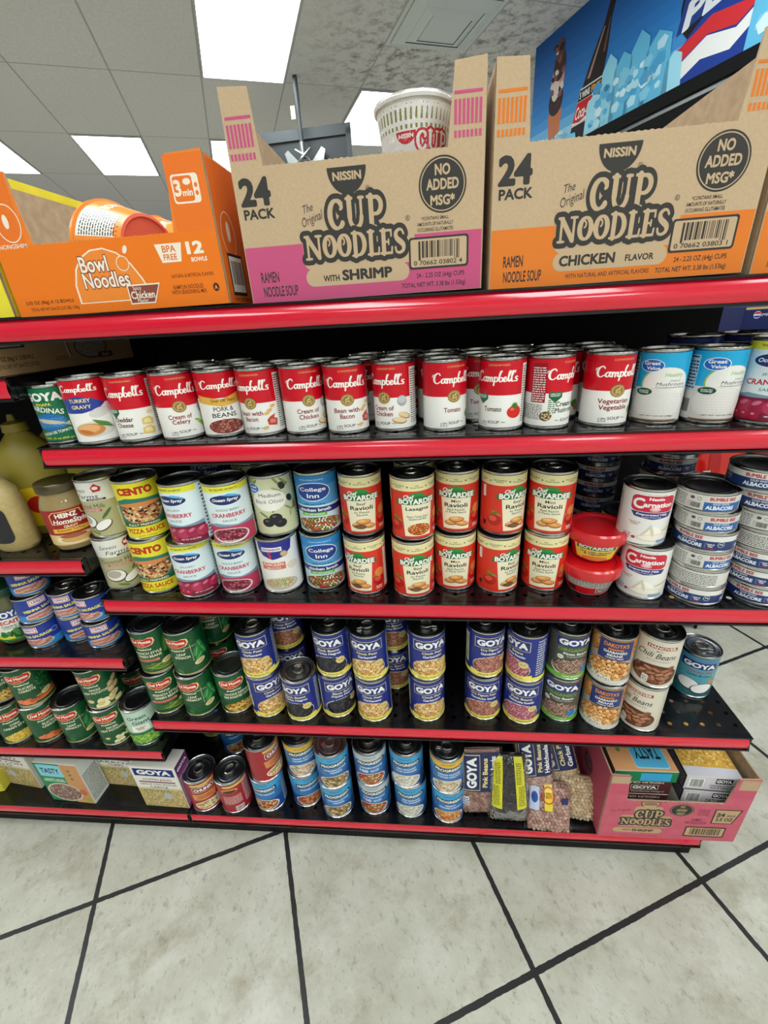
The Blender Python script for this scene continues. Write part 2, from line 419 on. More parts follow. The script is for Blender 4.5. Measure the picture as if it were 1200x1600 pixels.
# ------------------------------------------------------------------ label designs: f(a, R, H)
RED, WHT, NAVY, GRN = 'D0021F', 'F3F1EC', '1B2A78', '12603A'
def bg(a, R, H, c, y0=0, y1=None): a.rect(-PI*R+.01, y0, PI*R-.01, H if y1 is None else y1, c)
def nutrition(a, x0, y0, x1, y1, c='1A1A1A', b='F4F2EC', seed=2):
    a.rect(x0, y0, x1, y1, b); a.fine(x0+1, y0+1, x1-1, y1-4, 14, c, seed); a.rect(x0+1, y1-3, x1-1, y1-1, c)
def soup(lines, pic=None, heart=False, tc='8C1622', x=-2, side=None):
    def f(a, R, H):
        bg(a, R, H, WHT); bg(a, R, H, 'CE0A22', H*.5)
        a.text('CONDENSED', 4, H*.945, 26, 2.6, 'D8A868', .01)
        a.stroke(CAMP, 0, H*.755, 57, 21, 'FAF6EE')
        if heart:
            a.poly([(-16, H*.36), (-8, H*.44), (-8, H*.5), (-11, H*.53), (-14, H*.525), (-16, H*.505), (-18, H*.525), (-21, H*.53), (-24, H*.5), (-24, H*.44)], GRN)
            a.text('HEALTHY\nREQUEST', -16, H*.475, 12, 5, 'E8F0E8', .02)
        else:
            a.ell(0, H*.5, 8.8, 8.8, '7C6234'); a.ell(0, H*.5, 7.8, 7.8, 'B89A5A'); a.ell(0, H*.5, 5.4, 5.4, '8A703C')
            a.text('~', 0, H*.52, 7, 3, 'D8BE80', .03, 0, 40); a.text('M', 0, H*.48, 6, 5, 'CDB274', .01)
        n = len(lines)
        for i, t in enumerate(lines):
            a.text(t, x, H*(.335-.095*i if n > 1 else .29), len(t)*3.8, 7 if not any(q in t for q in 'gpy') else 8.8, tc, .02)
        a.text('SOUP', 0, H*.085, 15, 4.2, '4C3A30', .015)
        a.text('~', -12, H*.085, 5, 2, '8A9A80', .02); a.text('~', 12, H*.085, 5, 2, '8A9A80', .02)
        if pic == 'cheese':
            for cx, cy, s in ((25, 26, 8.5), (24, 12, 9), (30, 39, 4)):
                a.poly([(cx-s, cy-s*.6), (cx+s*.7, cy-s*.8), (cx+s, cy+s*.2), (cx+s*.2, cy+s*.8), (cx-s*.9, cy+s*.5)], 'E4C878'); a.poly([(cx-s*.7, cy-s*.3), (cx+s*.5, cy-s*.4), (cx+s*.2, cy+s*.4), (cx-s*.6, cy+s*.35)], 'F2E0A0')
        if pic == 'celery':
            for k in range(4): a.ell(24+k*2.5, 20-k*2.6, 9, 2.3, ('8CBE3C', 'A8D058')[k % 2], -28)
            a.ell(30, 41, 5, 8, 'B4B4AE')
        if pic == 'bacon':
            a.poly([(20, 12), (32, 10), (34, 20), (29, 22), (31, 28), (24, 25), (19, 20)], 'C2453C'); a.poly([(22, 15), (30, 14), (31, 19), (24, 21)], 'E08878')
            for cx, cy in ((16, 8), (24, 34), (29, 40), (20, 30)): a.ell(cx, cy, 4.2, 2.6, 'E2BC78', 20)
        if pic == 'chicken':
            a.ell(24, 41, 6.5, 8, 'AEB0B0'); a.ell(24, 43, 5.5, 5, 'C8CACA')
            a.ell(27, 19, 9, 4.5, 'C08A50', -25); a.ell(26, 20, 8, 3.4, 'EAD2A4', -25); a.ell(20, 12, 10, 5, 'C08A50', -12); a.ell(20, 13, 9, 3.8, 'EEDAB0', -12)
        if pic == 'tomato':
            a.ell(26, 22, 10, 9, 'D8231A'); a.ell(23, 26, 3, 2, 'F06A50')
            for q in range(5): a.ell(26, 31, 5, 1, '3C7A2C', q*36)
        if pic == 'bowl': a.beans(-26, 14, 7, 7, ['C8A060', 'E0C890', '6A5A34'], 3, .7, '4A3A28')
        if pic == 'veg': a.ell(26, 18, 7, 6, '3C8A3A'); a.ell(30, 12, 6, 5, 'E07A28')
        if side == 'facts':
            a.rect(-46, H*.36, -28, H*.94, '9A1020'); a.fine(-45, H*.38, -29, H*.9, 15, 'F0E8E4'); a.fine(-62, H*.1, -31, H*.34, 10, '4A4A4A', 8)
            a.fine(-24, H*.2, -15, H*.42, 7, '4C7A50', 6)
        else:
            a.rect(36, H*.05, 52, H*.95, 'F0EEE8'); a.fine(37, H*.07, 51, H*.93, 24, '3A3A3A', 4)
            a.fine(-18, H*.03, -9, H*.1, 3, '7A7A7A', 7)
    return f
def gravy(a, R, H):
    bg(a, R, H, WHT); bg(a, R, H, 'CE0A22', H*.62)
    a.poly([(-30, H*.62), (-20, H*.72), (0, H*.75), (16, H*.7), (30, H*.62), (20, H*.53), (0, H*.48), (-22, H*.48), (-36, H*.55)], '28409A')
    a.stroke(CAMP, 0, H*.86, 50, 15, 'FAF6EE'); a.text('TURKEY', 0, H*.68, 26, 5.6, 'F0DC98', .02); a.text('GRAVY', 0, H*.58, 24, 5.6, 'F0DC98', .02)
    a.ell(8, H*.2, 26, 12, 'DCD8D0'); a.ell(20, H*.47, 14, 7, 'DAD8D4', 15)
    a.ell(2, H*.2, 18, 9.5, 'D48C50'); a.ell(0, H*.22, 14, 6.5, 'E8AE74'); a.ell(-4, H*.17, 9, 3, 'C4703A', -15)
    for k in range(5): a.ell(17+k*1.2, H*.32-k*1.7, 10, 1.1, ('3E7A2E', '5C9A40')[k % 2], -22)
def porkbeans(a, R, H):
    bg(a, R, H, WHT); bg(a, R, H, 'CE0A22', H*.6); a.poly([(-34, H*.66), (0, H*.58), (34, H*.7), (36, H*.52), (0, H*.46), (-34, H*.54)], 'E2B04C')
    a.stroke(CAMP, 0, H*.8, 54, 18, 'FAF6EE'); a.text('Over 100 Years!', 2, H*.56, 32, 4.6, '3A2418', .01, .2)
    a.text('PORK &', 0, H*.42, 26, 7, '1E1A1A', .01); a.text('BEANS', 0, H*.32, 32, 7, '1E1A1A', .01)
    a.beans(0, H*.13, 25, 11, ['A8584A', 'C07A68', '8A4038'], 4.4, .7, '6A2C26', seed=4)
def sardine(a, R, H):
    bg(a, R, H, '0E6E46'); a.text('GOYA', 0, H*.84, 50, 13, WHT, .05); a.text('PINAPA', 0, H*.7, 20, 4.5, 'E8DC4A', .02)
    a.text('SARDINAS', 0, H*.6, 44, 8, WHT, .02, 0, -12); a.ell(0, H*.37, 22, 13, '1E6CB4'); a.fine(-19, H*.28, 19, H*.46, 7, '6AB0DC', 4, .3)
    a.ell(0, H*.38, 19, 3.2, 'C8C0A8', -12); a.poly([(17, H*.32), (24, H*.37), (24, H*.27)], 'C8C0A8')
    a.text('EN SALSA DE TOMATE', 2, H*.17, 44, 4.4, WHT, .02, 0, 10); a.text('NET WT. 15 oz (425 g.)', 0, H*.05, 46, 4, 'E8DC4A', .02)
def gvsoup(a, R, H):
    bg(a, R, H, 'DEDAD6'); bg(a, R, H, '1FA8DC', H*.5)
    a.ell(6, H*.56, 27, H*.24, '9CC25A'); a.ell(7, H*.56, 26, H*.235, 'EEECE8')
    a.ell(0, H*.27, 30, H*.24, 'E6E2DE'); a.fine(-24, H*.08, 24, H*.44, 9, 'D2CCC6', 3, .12)
    a.ell(-12, H*.82, 13.5, 8.5, 'E8F0F8'); a.ell(-12, H*.82, 12.5, 7.6, '1464C0'); a.text('Great', -12, H*.855, 18, 5, WHT, .03); a.text('Value', -10, H*.785, 15, 4.4, WHT, .03)
    a.text('Healthy', 14, H*.68, 21, 6.5, '7AB84A', 0, .3); a.text('Cream of', 16, H*.605, 12, 2.6, '3A3A3A', 0, .2); a.text('Mushroom', 12, H*.555, 32, 4.4, '2A2A2A', 0, .2); a.text('Condensed Soup', 13, H*.505, 34, 3, '3A3A3A', 0, .2)
    a.ell(-16, H*.44, 10, 5.6, 'E8E8E4'); a.ell(-16, H*.44, 9.4, 5, '16503A'); a.text('Great for\nCooking!', -16, H*.44, 12, 5, WHT, .02)
    a.poly([(-30, 2), (30, 2), (26, 0), (-28, 0)], '8A6A48'); a.text('NET WT 10.5 OZ (298g)', 2, 7, 36, 2.6, '4A4A4A', .01)
    a.rect(-50, 0, -30, H*.94, 'C2DCE8'); a.rect(-50, 0, -30, H*.42, 'E4E2DE'); a.fine(-49, H*.46, -31, H*.88, 9, '202428', 5); a.rect(-48, H*.9, -32, H*.92, '101418'); a.bars(-46, H*.1, -33, H*.3, '202020')
def ocean(whole):
    def f(a, R, H):
        bg(a, R, H, 'DDEBEF'); a.rect(-40, H*.9, 40, H, 'E8E23A'); a.text('TRY RECIPE ON BACK!', 0, H*.95, 40, 3.2, '1C3A50', .02)
        a.ell(0, H*.77, 24, 9.5, 'F6F8FA'); a.ell(0, H*.77, 23, 8.8, '152C6C'); a.poly([(-4, H*.85), (6, H*.87), (16, H*.84), (22, H*.78), (14, H*.81), (4, H*.83)], '5AB4E4'); a.text('Ocean Spray', 0, H*.765, 37, 7, WHT, .03, .2)
        a.text('WHOLE BERRY' if whole else 'JELLIED', 0, H*.595, 34 if whole else 22, 4, '2C4458', .0); a.text('CRANBERRY', 0, H*.5, 52, 7.4, 'C01A40', .025); a.text('SAUCE', 0, H*.405, 20, 4, '2C4458', .0)
        a.rect(-42, 0, 42, H*.3, '7C1436' if not whole else 'C23A5C'); a.poly([(-42, H*.3), (-20, H*.36), (10, H*.32), (42, H*.37), (42, H*.3)], '7A9AB0')
        if whole:
            a.ell(-4, H*.13, 29, 14, 'E8DCD8'); a.beans(-4, H*.14, 26, 11.5, ['8C1A38', 'A8405A', 'C87084', '6A1028'], 3.6, .8, '5A0E24', seed=6); a.text('NET WT 14 OZ (397g)', 0, H*.04, 26, 2.6, WHT, .02)
        else:
            for k in range(6): a.ell(-34+k*14, H*.18, 10, 9.5, ('A01C44', 'B83058')[k % 2]); a.ell(-36+k*14, H*.23, 5, 2.5, 'D0708C', 30)
            for k in range(3): a.ell(-28+k*10, H*.07, 5.5, 5.5, 'B01838'); a.ell(-29+k*10, H*.09, 2, 1.6, 'E08098')
            a.text('NET WT 14 OZ (397g)', 16, H*.06, 28, 2.8, WHT, .02)
        nutrition(a, 44, H*.03, 60, H*.97, '3A3A3A', 'E4ECEC')
    return f
def coconut(a, R, H):
    bg(a, R, H, 'B4AE84'); bg(a, R, H, 'E6E4DC', H*.66); a.text('Seven', -8, H*.86, 26, 8, '20201E', -.005, .3); a.text('Farms', 4, H*.75, 34, 8, '20201E', 0, .2)
    a.poly([(14, H*.9), (20, H*.97), (28, H*.9), (26, H*.83), (16, H*.82)], 'C01E2C'); a.ell(20, H*.89, 4, 3, 'F0E8E0'); a.rrect(2, H*.67, 30, H*.705, 1.5, '181816'); a.text('UNSWEETENED', 16, H*.687, 20, 1.8, WHT, .01)
    a.text('Coconut Milk', 0, H*.57, 52, 8, '2C2C24', -.003); a.rrect(-16, H*.47, 20, H*.51, 2, 'C42C3C'); a.text('UNSWEETENED', 2, H*.49, 30, 2.4, WHT, .01)
    a.ell(-10, H*.27, 17, 14, '5A4632'); a.ell(-10, H*.28, 15, 12, 'F0EEE8'); a.ell(-12, H*.3, 11, 8.5, 'B8AE9C'); a.ell(14, H*.2, 16, 8.5, '5A4632', 35); a.ell(14, H*.21, 14.5, 7, 'F4F2EC', 35)
    a.ell(24, H*.42, 12, 2.5, '4E6A34', 50); a.ell(-2, H*.07, 9, 2.5, '6A8A3A', -20); a.rect(40, H*.1, 46, H*.5, 'E0DED4')
def cento(a, R, H):
    bg(a, R, H, 'E9DE2E'); a.rect(-34, H*.76, 34, H*.95, 'E9DE2E'); a.text('CENTO', 0, H*.86, 50, 13, 'C8241C', .04, 0, 0, .02, '6A1410')
    a.poly([(-38, H*.28), (-34, H*.68), (-16, H*.74), (34, H*.7), (38, H*.28)], '2E7A66'); a.beans(2, H*.46, 32, 19, ['E4C48C', 'D09A60', 'F0DEB8', 'B86A3C', '8A3A24'], 4.6, .8, 'C48A50', seed=9)
    a.ell(2, H*.62, 31, 4, 'D8894C'); r = random.Random(3); [a.ell(2+r.uniform(-26, 26), H*.44+r.uniform(-11, 13), 2.6, 2, '241A1C', r.uniform(0, 180), 10) for _ in range(13)]
    a.rect(-34, H*.215, 34, H*.29, '14603C'); a.text('FULLY PREPARED', 0, H*.252, 46, 4, 'F0ECD0', .02); a.text('PIZZA SAUCE', 0, H*.13, 56, 9, 'C8321C', .03); a.text('NET WT. 15 OZ (425g)', 0, H*.035, 26, 2.4, '3A3A20', .01)
def olives(a, R, H):
    bg(a, R, H, 'D2D4AE'); r = random.Random(5)
    for k in range(26): a.ell(r.uniform(-48, 48), r.uniform(H*.25, H*.98), 9, 2, r.choice(('8C9A58', '74864A', 'A8B070')), r.uniform(30, 150))
    a.ell(-2, H*.62, 26, 20, 'F2F0E6'); a.ell(-24, H*.83, 11, 9, 'E8F0F8'); a.ell(-24, H*.83, 10.2, 8.2, '1464C0'); a.text('Great', -24, H*.86, 15, 4.6, WHT, .03); a.text('Value', -24, H*.8, 13, 4, WHT, .03)
    a.text('Medium', 0, H*.71, 32, 6.2, '2A2A26', 0); a.text('Black Olives', -2, H*.6, 44, 7, '3A3A36', -.008, .2)
    for x, y in ((-8, .22), (10, .2), (4, .3)): a.ell(x, H*y, 9.5, 8.5, '1A1A20'); a.ell(x-2, H*y+3, 3, 1.5, '6A6A74'); 
    for x, y in ((20, .85), (30, .6)): a.ell(x, H*y, 5, 7, '24242A', 20)
    nutrition(a, 42, H*.05, 58, H*.95, '4A4A3A', 'E4E4C8')
def swanson(a, R, H):
    bg(a, R, H, 'EDE9E4'); a.poly([(-30, H), (-30, H*.86), (-22, H*.74), (-6, H*.66), (10, H*.7), (24, H*.82), (28, H)], '2A2A8C'); a.rect(-22, H*.82, 10, H*.9, WHT); a.text('SWANSON', -6, H*.86, 28, 4.4, '2A2A8C', .03); a.text('S', -10, H*.755, 8, 15, 'D84050', .02, .2)
    a.ell(12, H*.76, 6, 6, '7A6448'); a.ell(12, H*.76, 5, 5, 'C8B088'); a.rect(-26, H*.46, 12, H*.6, 'D4705A'); a.text('CHICKEN', -7, H*.56, 32, 6, 'F4E8E0', .02); a.text('BROTH', -7, H*.49, 22, 4, 'F4E8E0', .01)
    a.ell(24, H*.5, 10, 8, 'E0D4C4'); a.ell(0, H*.16, 28, 13, 'C8C0B4'); a.beans(0, H*.18, 24, 10, ['E8D8B0', 'B0A888', '8CA068', 'D0885C'], 4, .6, 'D8C8A0', seed=5); nutrition(a, 40, H*.05, 58, H*.95, '2A2A2A', 'E8E6E0')
def college(a, R, H):
    bg(a, R, H, '4A9FD4'); bg(a, R, H, '2484C8', H*.82); bg(a, R, H, 'CBE2EC', 0, H*.48); a.text('Premium Quality Ingredients', 0, H*.93, 36, 2.6, 'E0F0FA', .01)
    a.ell(0, H*.72, 27, 17, 'E4EEF6'); a.ell(0, H*.72, 25.5, 15.6, '143C90'); a.text('College', 0, H*.755, 40, 9, WHT, .02); a.text('Inn', 0, H*.655, 18, 8, WHT, .02); a.text('. 100% NATURAL .', 0, H*.5, 40, 3, '1A2A4A', .02)
    a.poly([(-48, H*.46), (48, H*.44), (48, H*.33), (-48, H*.36)], '162C7A'); a.text('chicken broth', 0, H*.4, 50, 6, WHT, .03); a.rect(-22, H*.29, 18, H*.35, '6CB43C'); a.text('40% LESS SODIUM', -2, H*.32, 32, 2.8, WHT, .02)
    a.beans(4, H*.13, 38, 14, ['E8DCC0', 'E07A3C', '7CA848', 'C83C2C', 'F0E4B0'], 5, .55, '5A4A38', seed=7, top=H*.285)
def boy(kind):
    def f(a, R, H):
        bg(a, R, H, 'DA3420'); bg(a, R, H, 'E9DFA8', H*.83)
        for k in range(-3, 4): a.text(('NO\nPreservatives', 'NO Artificial\nColors', 'NO Artificial\nFlavors')[k % 3], k*27, H*.905, 18, 5.5, '4C4228', .01)
        for k in range(-4, 4): a.text('*', k*27+13.5, H*.9, 3, 3, '1E1C14', .02)
        a.ell(0, H*.665, 29, 6.5, '1E6A30'); a.ell(0, H*.73, 12, 8, '2E8A3C'); a.poly([(-31, H*.6), (31, H*.6), (29, H*.7), (0, H*.745), (-29, H*.7)], '1C7234')
        a.text('Chef', -12, H*.735, 15, 7, WHT, .03, .2); a.text('BOYARDEE', 0, H*.655, 54, 9.5, 'F6F4EC', .045, 0, 0, .02, '0E3C1C')
        a.poly([(-23, H*.6), (23, H*.6), (19, H*.04), (-19, H*.04)], 'F0E6C8')
        t = {'beef': ('Beef', 'Ravioli', 'in Pasta\nSauce'), 'mini': ('Mini', 'Ravioli', 'Beef Ravioli\nin Pasta Sauce'), 'las': ('', 'Lasagna', 'Pasta in Tomato Sauce\nSeasoned with Beef')}[kind]
        if t[0]: a.text(t[0], 0, H*.545, 13, 5, '1C1814', .01)
        a.text(t[1], 0, H*(.47 if t[0] else .52), 34, 7.5, '1C1814', .02); a.text(t[2], 0, H*.37, 22 if kind == 'beef' else 30, 8.5, '1E5A34', .01)
        if kind == 'las': a.beans(2, H*.16, 17, 11, ['E08A34', 'C8601C', 'F0B060'], 4.6, .5, 'A04014', seed=8)
        else:
            for k, (x, y, r_) in enumerate(((-6, .16, 8), (8, .15, -14), (1, .22, 3))):
                a.ell(x, H*y, 11, 5.5, 'A0481C', r_); a.ell(x, H*y+1, 10, 4.6, 'E09C54', r_); a.ell(x-2, H*y+2, 5, 1.6, 'F2C480', r_)
            if kind == 'beef': a.ell(-4, H*.13, 9, 4.2, '5A3A24', -5); a.ell(-4, H*.13, 7, 3, '7A5638', -5)
        for sx in (-1, 1):
            a.ell(sx*33, H*.22, 10.5, 10, 'B41C14'); a.ell(sx*33-2, H*.25, 6, 5, 'E0523C'); a.ell(sx*30, H*.35, 9, 1.6, '6C9A34', sx*30); a.ell(sx*34, H*.34, 7, 1.6, '4C7A28', -sx*20)
        a.ell(34, H*.38, 8, 9, 'E08848'); a.rect(26, H*.04, 40, H*.12, 'C8241C'); a.fine(27, H*.05, 39, H*.12, 2, WHT, 3)
        a.rect(44, H*.03, 54, H*.8, 'E8E4D8'); a.bars(45, H*.1, 53, H*.7, '2A2A2A', 3, False); a.rect(-54, H*.6, -48, H*.8, 'F0E8E0'); a.rect(-52, H*.1, -46, H*.18, '1C1814')
    return f
def carnation(a, R, H):
    bg(a, R, H, 'ECEAE6'); a.text('the cooking milk', 4, H*.95, 24, 2, '8A8A8A'); a.rrect(-26, H*.63, 30, H*.93, 7, 'CE2240'); a.text('Nestle', 4, H*.875, 19, 5, WHT, .04)
    a.text('C', -17, H*.78, 14, 18, WHT, .04); a.text('arnation', 8, H*.765, 38, 8, WHT, .04); a.ell(4, H*.685, 7, 3.6, 'E8A0A8'); a.ell(4, H*.7, 4.5, 2.5, 'F4CCD0')
    a.poly([(-25, H*.62), (30, H*.62), (26, H*.53), (3, H*.49), (-20, H*.53)], '26307E'); a.text('Evaporated Milk', 2, H*.575, 40, 4.4, WHT, .03, .2); a.text('Leche Evaporada', 2, H*.53, 24, 2.4, WHT, .01)
    a.text('Vitamin D\nAdded', -18, H*.4, 15, 6, 'B0303C', .01); a.ell(6, H*.2, 13, 14, 'F8F4EA'); a.ell(10, H*.13, 24, 7, 'E2D8C6'); a.ell(10, H*.14, 20, 5, 'F4ECDC'); a.ell(-2, H*.27, 2, 12, 'DCCFB8', -30); a.ell(5, H*.27, 2, 11, 'DCCFB8', 15)
    a.ell(30, H*.3, 12, 1.5, 'D8B878', 20); a.fine(-30, H*.08, -20, H*.2, 4, '5A6A90'); a.ell(-16, H*.12, 2.6, 2.6, 'B0303C'); a.fine(-60, H*.2, -42, H*.9, 16, '9A9490', 8); a.rect(14, H*.03, 34, H*.09, '8CA4C8')
def tuna(a, R, H):
    bg(a, R, H, '21386F'); bg(a, R, H, 'E4E2DE', H*.62)
    for k in (-1, 0, 1):
        x = k*88
        a.text('BUMBLE BEE', x-8, H*.8, 36, 5.6, 'B42428', .04); a.text('SOLID WHITE', x-8, H*.5, 22, 3.2, 'DCE4F0', .02); a.text('ALBACORE', x-8, H*.25, 38, 6.2, 'EEF2F6', .04)
        a.rect(x+14, H*.1, x+16, H*.5, '4C68A8'); a.text('TUNA IN\nWater', x+22, H*.32, 10, 6, WHT, .03); a.rect(x+16, H*.08, x+28, H*.12, 'C03040'); a.ell(x+36, H*.42, 5, 5, 'C8D0DC'); a.ell(x+36, H*.42, 4.2, 4.2, '1A2C5C'); a.text('29g', x+36, H*.43, 5.5, 3, WHT, .03)
def tuna_side(a, R, H):
    bg(a, R, H, 'D8D6D0'); a.rect(-10, 0, 46, H*.56, '2F62A6'); a.text('BUMBLE BEE', 14, H*.8, 36, 5.4, 'B42428', .04); a.text('SOLID WHITE', 12, H*.47, 22, 3, 'DCE4F0', .02); a.text('ALBACORE', 12, H*.22, 38, 6.2, 'EEF2F6', .04)
    a.fine(-56, H*.1, -34, H*.9, 7, '5A5A58', 3); a.rect(-32, H*.08, -14, H*.5, 'C4C2BC'); a.bars(-27, H*.12, -15, H*.44, '2A2A2A'); a.ell(-17, H*.72, 2.8, 2.8, '5A5A58'); a.ell(-17, H*.72, 2.1, 2.1, 'D8D6D0'); a.ell(-26, H*.74, 3, 2.4, '4A4A50')
def tuna_facts(a, R, H):
    bg(a, R, H, 'DAD8D2'); a.fine(-48, H*.08, 30, H*.9, 7, '4A4A48', 11); a.rect(-70, 0, -48, H*.6, '21386F'); a.text('ORE', -60, H*.3, 14, 6, WHT, .04)
def goya(l1, l2, bcols, sz=4.4, asp=.85, style='navy', bgc='5A2C20'):
    def f(a, R, H):
        if style == 'navy':
            bg(a, R, H, '1F2F86'); a.rect(-31, H*.7, 31, H*.93, 'E8DC98'); a.rect(-30, H*.71, 30, H*.92, '1C2A78'); a.text('GOYA', 0, H*.815, 54, 15, 'F6F6F2', .055)
            for i, (t, c) in enumerate(((l1, 'F0E4A0'), (l2, 'F4F4EE'))): a.text(t, 2, H*(.64-.085*i), min(44, len(t)*3.6), 5.6 if not any(q in t for q in 'gpyj') else 7, c, .025)
            a.ell(0, H*.25, 34, H*.24, 'DCE0E8'); a.ell(0, H*.245, 33, H*.225, bgc); a.beans(0, H*.27, 32, H*.23, bcols, sz, asp, seed=len(l1)); a.ell(22, H*.38, 8.6, 8.6, 'B89A50'); a.ell(22, H*.38, 7.6, 7.6, 'E4D08C'); a.text('NET WT.\n15.5 OZ.', 22, H*.38, 10, 5, '4A3C20', .01)
            bg(a, R, H, 'F2E468', 0, H*.09); a.poly([(-37, H*.09), (-37, H*.15), (-20, H*.095), (20, H*.095), (37, H*.15), (37, H*.09)], 'F2E468'); a.text('PRIME PREMIUM', 0, H*.045, 46, 3.2, '6A5A28', .02)
            nutrition(a, 42, H*.12, 60, H*.95, 'D8DCEC', '24347C'); a.rect(-58, H*.2, -44, H*.9, 'E8E4C0'); a.fine(-57, H*.22, -45, H*.86, 9, '3A5A3A', 5)
        else:
            bg(a, R, H, '55544C'); a.rect(-30, H*.75, 32, H*.95, '1C2A78'); a.text('GOYA', 1, H*.85, 56, 13.5, 'F6F6F2', .055); a.text('ORGANICS', 0, H*.68, 54, 7, '6DB43A', .015)
            a.text('Pinto Beans', 2, H*.59, 40, 5.4, 'F0F0EA', .03); a.text('Frijoles Pintos', 4, H*.525, 32, 4.6, 'C8C4B8', .01); a.ell(0, H*.24, 36, H*.21, 'D8D4C8'); a.beans(0, H*.27, 34, H*.2, bcols, 4.4, .75, '4A3028', seed=3)
            bg(a, R, H, '6CB838', 0, H*.1); a.text('LOW SODIUM', 0, H*.05, 30, 3.4, 'F0F4E8', .02); a.ell(-22, H*.5, 6, 6, '3C7A3A'); a.ell(-22, H*.5, 5, 5, 'E8EEE0'); a.text('USDA', -22, H*.5, 7, 2.4, '2C5A2C', .02); a.ell(22, H*.2, 8, 8, '2C84C8')
    return f
def dakota(a, R, H):
    bg(a, R, H, 'A8A49A'); bg(a, R, H, 'C88A4C', H*.62); a.beans(-34, H*.8, 16, 17, ['E0A868', 'C88A4C', 'D89858'], 6, .85, '8A5428', seed=2); a.beans(42, H*.8, 10, 17, ['E0A868', 'C88A4C'], 6, .85, '8A5428', seed=4)
    a.poly([(-22, H*.56), (28, H*.56), (29, H*.98), (-22, H*.98)], '1C3070'); a.text("DAKOTA'S", 3, H*.89, 36, 9, 'E88A28', .035); a.rect(-8, H*.78, 14, H*.82, 'C87828'); a.text('GARBANZO', 3, H*.735, 34, 5.4, WHT, .03); a.text('BEANS', 3, H*.665, 22, 5, WHT, .03); a.text('CHICK PEAS', 3, H*.605, 26, 3.4, WHT, .02)
    a.beans(0, H*.32, 38, H*.24, ['E6A45C', 'F0BC7C', 'D08C44', 'F4CC94'], 6.4, .85, '9A5C28', seed=6); bg(a, R, H, 'D8D6CC', 0, H*.1)
    for k in range(3): a.rrect(-28+k*11, H*.06, -19+k*11, H*.16, 2, 'F0EEE6'); a.fine(-27+k*11, H*.07, -20+k*11, H*.14, 3, '3A3A3A')
    a.rect(-46, H*.3, -38, H*.6, '4C8CB0')
def hanover(a, R, H):
    bg(a, R, H, 'DAD2C2'); a.rect(-16, H*.83, 26, H*.9, '9A2420'); a.text('HANOVER', 5, H*.865, 38, 5.4, 'F0E8D8', .03); a.text('MILD', 2, H*.78, 9, 2.6, '3A3A38', .01); a.text('Chili Beans', 0, H*.68, 56, 12, '1E1C1A', .005, .35); a.text('PINTO BEANS IN CHILI SAUCE', 4, H*.57, 34, 2.2, '8A3A2A', .01)
    a.beans(2, H*.26, 36, H*.22, ['7A4228', '945638', 'A86A48'], 11, .65, '5A2C1A', seed=6); a.beans(3, H*.28, 30, H*.17, ['B07A58', 'C08A68'], 12, .4, seed=16); a.ell(24, H*.44, 5.5, 4, '8A4E30', 20); a.rrect(-14, H*.06, -5, H*.22, 2, 'E8E4DC'); a.fine(-13, H*.08, -6, H*.2, 5, '3A3A3A')
def coco_goya(a, R, H):
    bg(a, R, H, '58A4B4'); bg(a, R, H, '2C6E78', 0, H*.3); bg(a, R, H, '4C88A8', H*.72); a.poly([(-28, H*.72), (28, H*.72), (28, H*.88), (-28, H*.9)], '1C2A78'); a.text('GOYA', 0, H*.8, 50, 12, WHT, .05)
    a.text('Coconut Milk', 4, H*.65, 38, 6, 'C02840', .02, .2); a.text('Leche de Coco', 4, H*.56, 38, 6, '1C3A6A', .02, .2); a.ell(-10, H*.3, 19, 15, '4A3224', -20); a.ell(-10, H*.31, 17, 13, 'F4F4F0', -20); a.ell(13, H*.22, 19, 14, '4A3224', 20); a.ell(13, H*.23, 17, 12, 'FAFAF6', 20); a.ell(28, H*.42, 10, 6, 'C88A60')
